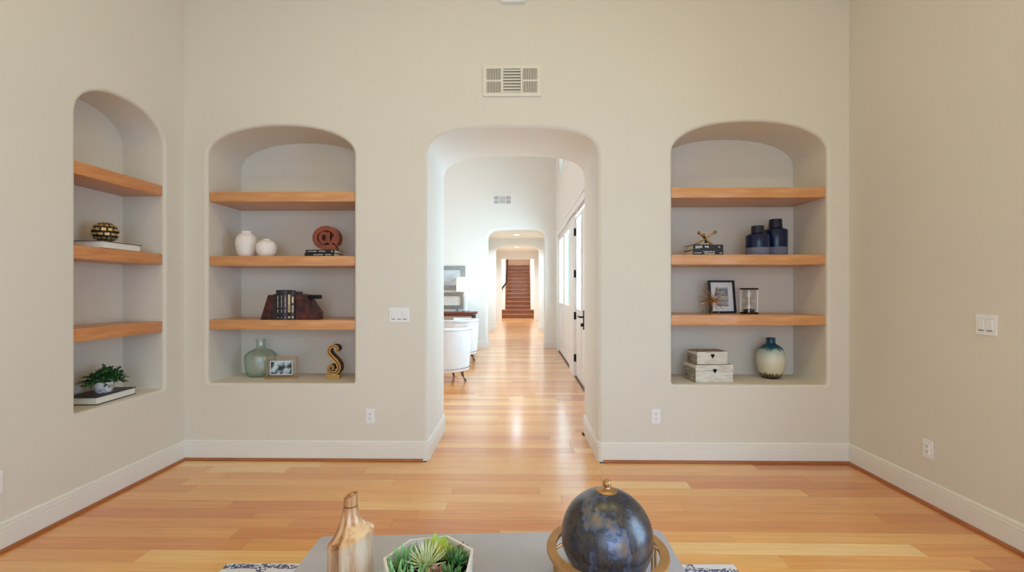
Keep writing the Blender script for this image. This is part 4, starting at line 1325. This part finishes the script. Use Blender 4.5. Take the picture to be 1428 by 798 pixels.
mxx = N(nt, 'ShaderNodeMath', operation='MAXIMUM')
nt.links.new(lattice('X', 0.35, 0.020), mxx.inputs[0]); nt.links.new(lattice('Y', 0.34, 0.018), mxx.inputs[1])
sp_ = N(nt, 'ShaderNodeMath', operation='GREATER_THAN'); nt.links.new(n.outputs['Fac'], sp_.inputs[0]); sp_.inputs[1].default_value = 0.47
ml = N(nt, 'ShaderNodeMath', operation='MULTIPLY'); nt.links.new(mxx.outputs[0], ml.inputs[0]); nt.links.new(sp_.outputs[0], ml.inputs[1])
nt.links.new(ramp(nt, ml.outputs[0], [(0.0, rgb(222, 219, 222)), (1.0, rgb(92, 92, 124))]), bs.inputs['Base Color'])
bs.inputs['Roughness'].default_value = 0.95
bump(nt, bs, n.outputs['Fac'], 0.8, 0.01)
rug = MB()
rug.prism([(-1.26, -1.06), (1.26, -1.04), (1.26, 1.06), (-1.26, 1.03)], 0.0, 0.014, lambda a, b, d: Vector((a, b, d)))
tag(rug.build('area_rug', RUG, None, None, (-0.195, 1.24, 0.0)), 'white rug with speckled blue-grey lattice lines under the coffee table', 'rug')

TT, nt, bs = newmat('grey_brushed_table_top')
n = noise_of(nt, 3.0, 5, coords(nt, 'Object', (1, 1, 1)))
nt.links.new(ramp(nt, n.outputs['Fac'], [(0.3, rgb(164, 163, 176)), (0.7, rgb(186, 183, 190))]), bs.inputs['Base Color'])
bs.inputs['Roughness'].default_value = 0.36
ct = thing('coffee_table', 'grey rectangular coffee table standing on the white rug', 'table', (-0.1, 1.36, 0.0))
zt = 0.42
tp = MB()
tp.prism([(-0.666, -0.52), (0.666, -0.52), (0.668, 0.465), (0.650, 0.484), (-0.66, 0.416), (-0.670, 0.405)], zt - 0.05, zt, lambda a, b, d: Vector((a, b, d)))
tp.build('table_top', TT, ct)
for sx in (-1, 1):
    for sy in (-1, 1):
        MB().box((sx * 0.58, sy * 0.36 - .03, 0.192), (0.07, 0.07, 0.355), bevel=0.004).build('leg', TT, ct)
MB().box((0, -0.03, 0.16), (1.08, 0.66, 0.025)).build('lower_shelf', TT, ct)

# wooden bottle
WB, nt, bs = newmat('striped_turned_wood')
vec = coords(nt, 'Object', (22, 22, 1.6))
n = noise_of(nt, 1.3, 5, vec, 0.6); n.inputs['Distortion'].default_value = 0.5
c1 = ramp(nt, n.outputs['Fac'], [(0.34, rgb(112, 64, 36)), (0.44, rgb(180, 124, 78)), (0.56, rgb(216, 172, 126)), (0.75, rgb(228, 200, 166))])
c2 = ramp(nt, n.outputs['Fac'], [(0.30, rgb(126, 80, 52)), (0.44, rgb(186, 142, 106)), (0.56, rgb(212, 184, 154)), (0.75, rgb(222, 206, 188))])
tc = N(nt, 'ShaderNodeTexCoord'); sep = N(nt, 'ShaderNodeSeparateXYZ'); nt.links.new(tc.outputs['Object'], sep.inputs[0])
m1 = N(nt, 'ShaderNodeMath', operation='MULTIPLY_ADD'); nt.links.new(sep.outputs['X'], m1.inputs[0]); m1.inputs[1].default_value = -0.34; nt.links.new(sep.outputs['Z'], m1.inputs[2])
m2 = N(nt, 'ShaderNodeMath', operation='GREATER_THAN'); nt.links.new(m1.outputs[0], m2.inputs[0]); m2.inputs[1].default_value = 0.192
mixc = N(nt, 'ShaderNodeMix'); mixc.data_type = 'RGBA'
nt.links.new(m2.outputs[0], mixc.inputs['Factor']); nt.links.new(c2, mixc.inputs['A']); nt.links.new(c1, mixc.inputs['B'])
nt.links.new(mixc.outputs['Result'], bs.inputs['Base Color'])
bs.inputs['Roughness'].default_value = 0.3; bs.inputs['Coat Weight'].default_value = 0.3
t = thing('wooden_bottle', 'turned wooden bottle with a slanted neck top on the coffee table', 'bottle', (-0.524, 1.42, zt))
mb = MB()
prof = [(0.064, 0.0), (0.068, 0.004), (0.068, 0.17), (0.0690, 0.186), (0.0698, 0.194), (0.0665, 0.200), (0.0560, 0.208), (0.0430, 0.222), (0.0320, 0.243), (0.0248, 0.268), (0.0218, 0.284), (0.0208, 0.291), (0.0210, 0.294), (0.0205, 0.325)]
mb.lathe(prof, 40)
for v in mb.bm.verts:
    if v.co.z > 0.32:
        v.co.z = 0.322 + v.co.x * 0.36 + v.co.y * 0.12
    elif 0.15 < v.co.z < 0.25:
        v.co.z += v.co.x * 0.34 * min(1, (v.co.z - 0.15) / 0.03, max(0, (0.25 - v.co.z) / 0.035))
mb.build('body', WB, t, 35)
MB().tube([(0, 0, 0.2895), (0, 0, 0.2920)], 0.0213, 32).build('neck_ring', SD, t, 40)
for px, py in ((-0.003, -0.002), (0.010, 0.004)):
    MB().lathe([(0.0026, 0.0), (0.0026, 0.0015)], 10, c=(px, py, 0.3222 + px * .36 + py * .12)).build('hole', SLOT, t)

# succulent bowl
BOWL = mat('white_faceted_ceramic', rgb(230, 222, 214), 0.5, var=0.03)
SOIL = mat('dark_soil', rgb(46, 32, 24), 0.95, var=0.3, vscale=60, bmp=0.6, bscale=80)
bx, by = -0.272, 1.385
t = thing('succulent_bowl', 'white faceted bowl planted with mixed succulents on the coffee table', 'planter', (bx, by, zt), 0)
bw = MB()
SEG = 7
def facet_ring(r, z, off):
    return [(r * math.cos(2 * PI * (k + off) / SEG + 0.42), r * math.sin(2 * PI * (k + off) / SEG + 0.42), z) for k in range(SEG)]
levels = [facet_ring(0.070, 0.0, 0), facet_ring(0.128, 0.062, .5), facet_ring(0.141, 0.144, 0), facet_ring(0.133, 0.144, 0), facet_ring(0.122, 0.085, 0)]
vr = [[bw.bm.verts.new(p) for p in l] for l in levels]
bw._face(list(reversed(vr[0]))); 
for li in range(4):
    for k in range(SEG):
        a, b = vr[li], vr[li + 1]
        j = (k + 1) % SEG
        if li == 0:
            bw._face((a[k], a[j], b[k])); bw._face((a[j], b[j], b[k]))
        elif li == 1:
            bw._face((a[k], b[j], b[k])); bw._face((a[k], a[j], b[j]))
        else:
            bw._face((a[k], a[j], b[j], b[k]))
bw.build('bowl', BOWL, t)
so = MB(); vs = [so.bm.verts.new(p) for p in facet_ring(0.124, 0.092, 0)]; so._face(vs)
so.build('soil', SOIL, t)

def leaf_mesh(name, L, W, T, curl, m, tip=0.15, seg=6):
    """a fleshy leaf along +X curling up (+Z)"""
    mb = MB()
    rings = []
    for k in range(seg + 1):
        u = k / seg
        x, z = L * u, curl * L * u * u
        w = W * (max(0.0, math.sin(PI * min(1, 0.18 + 0.82 * u))) ** 0.7) * (1 - .1 * u) if u < 1 else W * 0.02
        h = T * (1 - u * .8)
        rings.append([mb.bm.verts.new((x + (0 if q else 0), w * cy_, z + h * cz_)) for q, (cy_, cz_) in enumerate(((-1, .25), (0, 1 * .35), (1, .25), (.6, -.5), (0, -.8), (-.6, -.5)))])
    for k in range(seg):
        for i in range(6):
            j = (i + 1) % 6
            mb._face((rings[k][i], rings[k][j], rings[k + 1][j], rings[k + 1][i]))
    mb._face(rings[0]); mb._face(list(reversed(rings[-1])))
    return mb.mesh(name, m, 50)
def tipmat(name, base, tip, L, p0=0.6):
    m, nt, bs = newmat(name)
    tc = N(nt, 'ShaderNodeTexCoord'); sep = N(nt, 'ShaderNodeSeparateXYZ')
    nt.links.new(tc.outputs['Object'], sep.inputs[0])
    d = N(nt, 'ShaderNodeMath', operation='DIVIDE'); nt.links.new(sep.outputs['X'], d.inputs[0]); d.inputs[1].default_value = L
    nt.links.new(ramp(nt, d.outputs[0], [(0.0, base), (p0, base), (1.0, tip)]), bs.inputs['Base Color'])
    bs.inputs['Roughness'].default_value = 0.45
    return m
def succulent(x, y, z, spec_, label, coremat, rnd, tilt_=(0, 0)):
    """spec_: rings of (count, mesh, elevation in degrees, radius offset, scale)"""
    core = MB().sphere((0, 0, 0.0), 0.010, 10, 6).build('succulent', coremat, t, 60, (x, y, z))
    core['label'] = label
    core.rotation_euler = (tilt_[0], tilt_[1], rnd.uniform(0, 6))
    for ri_, (cnt, me, el, ro_, sc) in enumerate(spec_):
        for k in range(cnt):
            a = 2 * PI * (k + (0.5 if ri_ % 2 else 0)) / cnt + rnd.uniform(-.12, .12)
            o = link('leaf', me, core)
            o.rotation_euler = (0, -R(el + rnd.uniform(-6, 6)), a)
            o.location = (ro_ * math.cos(a), ro_ * math.sin(a), 0.0)
            s = sc * rnd.uniform(.88, 1.1)
            o.scale = (s, s, s)
rn = random.Random(8)
g_yel = tipmat('yellow_green_leaf', rgb(214, 190, 52), rgb(160, 200, 96), 0.06, 0.15)
g_drk = tipmat('deep_green_leaf', rgb(60, 110, 64), rgb(112, 150, 80), 0.05, 0.5)
g_red = tipmat('green_leaf_red_tip', rgb(96, 130, 76), rgb(190, 96, 54), 0.05, 0.45)
g_alo = tipmat('blue_green_blade', rgb(98, 150, 92), rgb(160, 204, 140), 0.08, 0.3)
g_pal = tipmat('pale_spiky_blade', rgb(196, 206, 140), rgb(236, 234, 214), 0.07, 0.3)
g_pnk = tipmat('dusty_red_leaf', rgb(150, 90, 76), rgb(196, 134, 112), 0.04, 0.4)
L_yel = leaf_mesh('leaf', 0.062, 0.019, 0.005, 0.25, g_yel)
L_drk = leaf_mesh('leaf', 0.050, 0.0095, 0.009, 0.35, g_drk)
L_red = leaf_mesh('leaf', 0.042, 0.0085, 0.008, 0.4, g_red)
L_alo = leaf_mesh('leaf', 0.080, 0.0075, 0.006, 0.15, g_alo)
L_pal = leaf_mesh('leaf', 0.062, 0.0026, 0.002, 0.30, g_pal, seg=5)
L_pnk = leaf_mesh('leaf', 0.034, 0.012, 0.007, 0.35, g_pnk)
zs = 0.098
succulent(0.012, 0.068, zs + .014, [(8, L_yel, 24, .006, 1.0), (6, L_yel, 48, .004, .85)], 'broad yellow-green rosette', g_yel, rn, (R(16), 0))
succulent(0.078, 0.030, zs + .020, [(9, L_drk, 15, .008, 1.0), (8, L_drk, 42, .006, .92), (5, L_drk, 68, .003, .75)], 'dark green pointed rosette', g_drk, rn, (R(14), R(6)))
succulent(0.086, 0.078, zs + .012, [(8, L_red, 25, .006, .9), (6, L_red, 60, .004, .8)], 'green rosette with rusty tips', g_red, rn, (R(10), 0))
succulent(0.060, -0.030, zs + .012, [(9, L_drk, 18, .008, .9), (6, L_drk, 52, .004, .8)], 'small dark green rosette', g_drk, rn, (R(10), 0))
succulent(-0.080, 0.014, zs + .008, [(9, L_alo, 30, .006, .85), (8, L_alo, 52, .004, .85), (4, L_alo, 72, .002, .75)], 'blue-green aloe-like blades', g_alo, rn, (R(8), R(-10)))
succulent(-0.010, 0.004, zs + .030, [(24, L_pal, 12, .004, 1.0), (22, L_pal, 34, .003, 1.0), (16, L_pal, 58, .002, .95)], 'pale spiky white-green air plant', g_pal, rn, (R(18), 0))
succulent(-0.066, 0.062, zs + .004, [(6, L_red, 30, .006, 1.0), (5, L_alo, 55, .004, .6)], 'thin mixed green shoots by the rim', g_drk, rn)
succulent(0.034, -0.036, zs + .012, [(8, L_pnk, 20, .004, 1.0), (6, L_pnk, 55, .003, .8)], 'dusty red rosette', g_pnk, rn, (R(10), 0))
succulent(-0.085, -0.05, zs + .006, [(8, L_alo, 28, .005, .8), (6, L_alo, 55, .003, .8)], 'green blades by the side rim', g_alo, rn)
succulent(0.085, -0.055, zs + .010, [(9, L_drk, 18, .008, .9), (6, L_drk, 50, .004, .8)], 'dark green rosette by the side rim', g_drk, rn)
succulent(-0.03, -0.07, zs + .006, [(8, L_alo, 35, .005, .8), (5, L_alo, 65, .003, .8)], 'green blades at the front rim', g_alo, rn)
succulent(-0.055, 0.03, zs + .004, [(9, L_pal, 40, .004, .8), (7, L_pal, 65, .003, .8)], 'pale thin spikes', g_pal, rn)

# globe on a ring stand
GLB, nt, bs = newmat('mottled_bronze_blue_metal')
vec = coords(nt, 'Object', (1, 1, 0.6))
n = noise_of(nt, 11, 7, vec, 0.68); n.inputs['Distortion'].default_value = 0.25
nt.links.new(ramp(nt, n.outputs['Fac'], [(0.33, rgb(16, 17, 22)), (0.42, rgb(52, 54, 64)), (0.47, rgb(84, 74, 66)), (0.52, rgb(48, 52, 66)), (0.58, rgb(92, 102, 128)), (0.64, rgb(128, 112, 98)), (0.72, rgb(150, 148, 150))]), bs.inputs['Base Color'])
bs.inputs['Metallic'].default_value = 0.6
bs.inputs['Coat Weight'].default_value = 0.5
bs.inputs['Coat Roughness'].default_value = 0.28
rr_ = N(nt, 'ShaderNodeMapRange'); nt.links.new(n.outputs['Fac'], rr_.inputs['Value']); rr_.inputs['To Min'].default_value = 0.24; rr_.inputs['To Max'].default_value = 0.46
nt.links.new(rr_.outputs[0], bs.inputs['Roughness'])
bump(nt, bs, n.outputs['Fac'], 0.08, 0.004)
gx, gy, gz = 0.276, 1.45, 0.608 - zt
t = thing('globe_ornament', 'dark mottled metal globe in a brass ring stand on the coffee table', 'globe', (gx, gy, zt))
rg = 0.142
prof = [(max(1e-4, rg * math.sin(PI * k / 40)), gz - rg * math.cos(PI * k / 40)) for k in range(41)]
MB().lathe(prof, 64).build('globe', GLB, t, 60)
seam = MB()
zs_ = -0.035
rs_ = math.sqrt(rg * rg - zs_ * zs_)
seam.lathe([(rs_ - .001, gz + zs_ - .002), (rs_ + .0008, gz + zs_), (rs_ - .001, gz + zs_ + .002)], 64, close=False)
seam.build('seam', SD, t, 40)
CAPB = mat('aged_brass_cap', rgb(186, 142, 92), 0.35, 0.75, var=0.2, vscale=30)
fn_ = MB(); fn_.lathe([(0.031, gz + rg - 0.006), (0.032, gz + rg - 0.002), (0.028, gz + rg + 0.002), (0.010, gz + rg + 0.005), (0.008, gz + rg + 0.010)], 32); fn_.build('finial_disc', CAPB, t, 40)
MB().sphere((0, 0, gz + rg + 0.021), 0.0135, 20, 12).build('finial_knob', CAPB, t, 60)
zr = 0.569 - zt
MB().lathe([(0.160, zr - .012), (0.160, zr), (0.188, zr), (0.189, zr - .002), (0.189, zr - .010), (0.188, zr - .012), (0.160, zr - .012)], 72, close=False).build('ring', mat('warm_brass_ring', rgb(186, 140, 88), 0.4, 0.45, var=0.12, vscale=14), t, 40)
for k in range(4):
    a = R(200) + k * PI / 2
    for da in (-0.05, 0.05):
        MB().tube([(0.176 * math.cos(a + da), 0.176 * math.sin(a + da), 0.0), (0.176 * math.cos(a + da), 0.176 * math.sin(a + da), zr - .012)], 0.0045, 8).build('stand_bar', CAPB, t, 40)
MB().lathe([(0.166, 0.0), (0.166, 0.008), (0.186, 0.008), (0.186, 0.0)], 60, close=False).build('base_ring', CAPB, t, 40)
for sgn in (-1, 1):
    MB().tube([(sgn * (rg - .002), 0, gz - .03), (sgn * 0.163, 0, zr - .006)], 0.005, 8).build('pivot', CAPB, t)
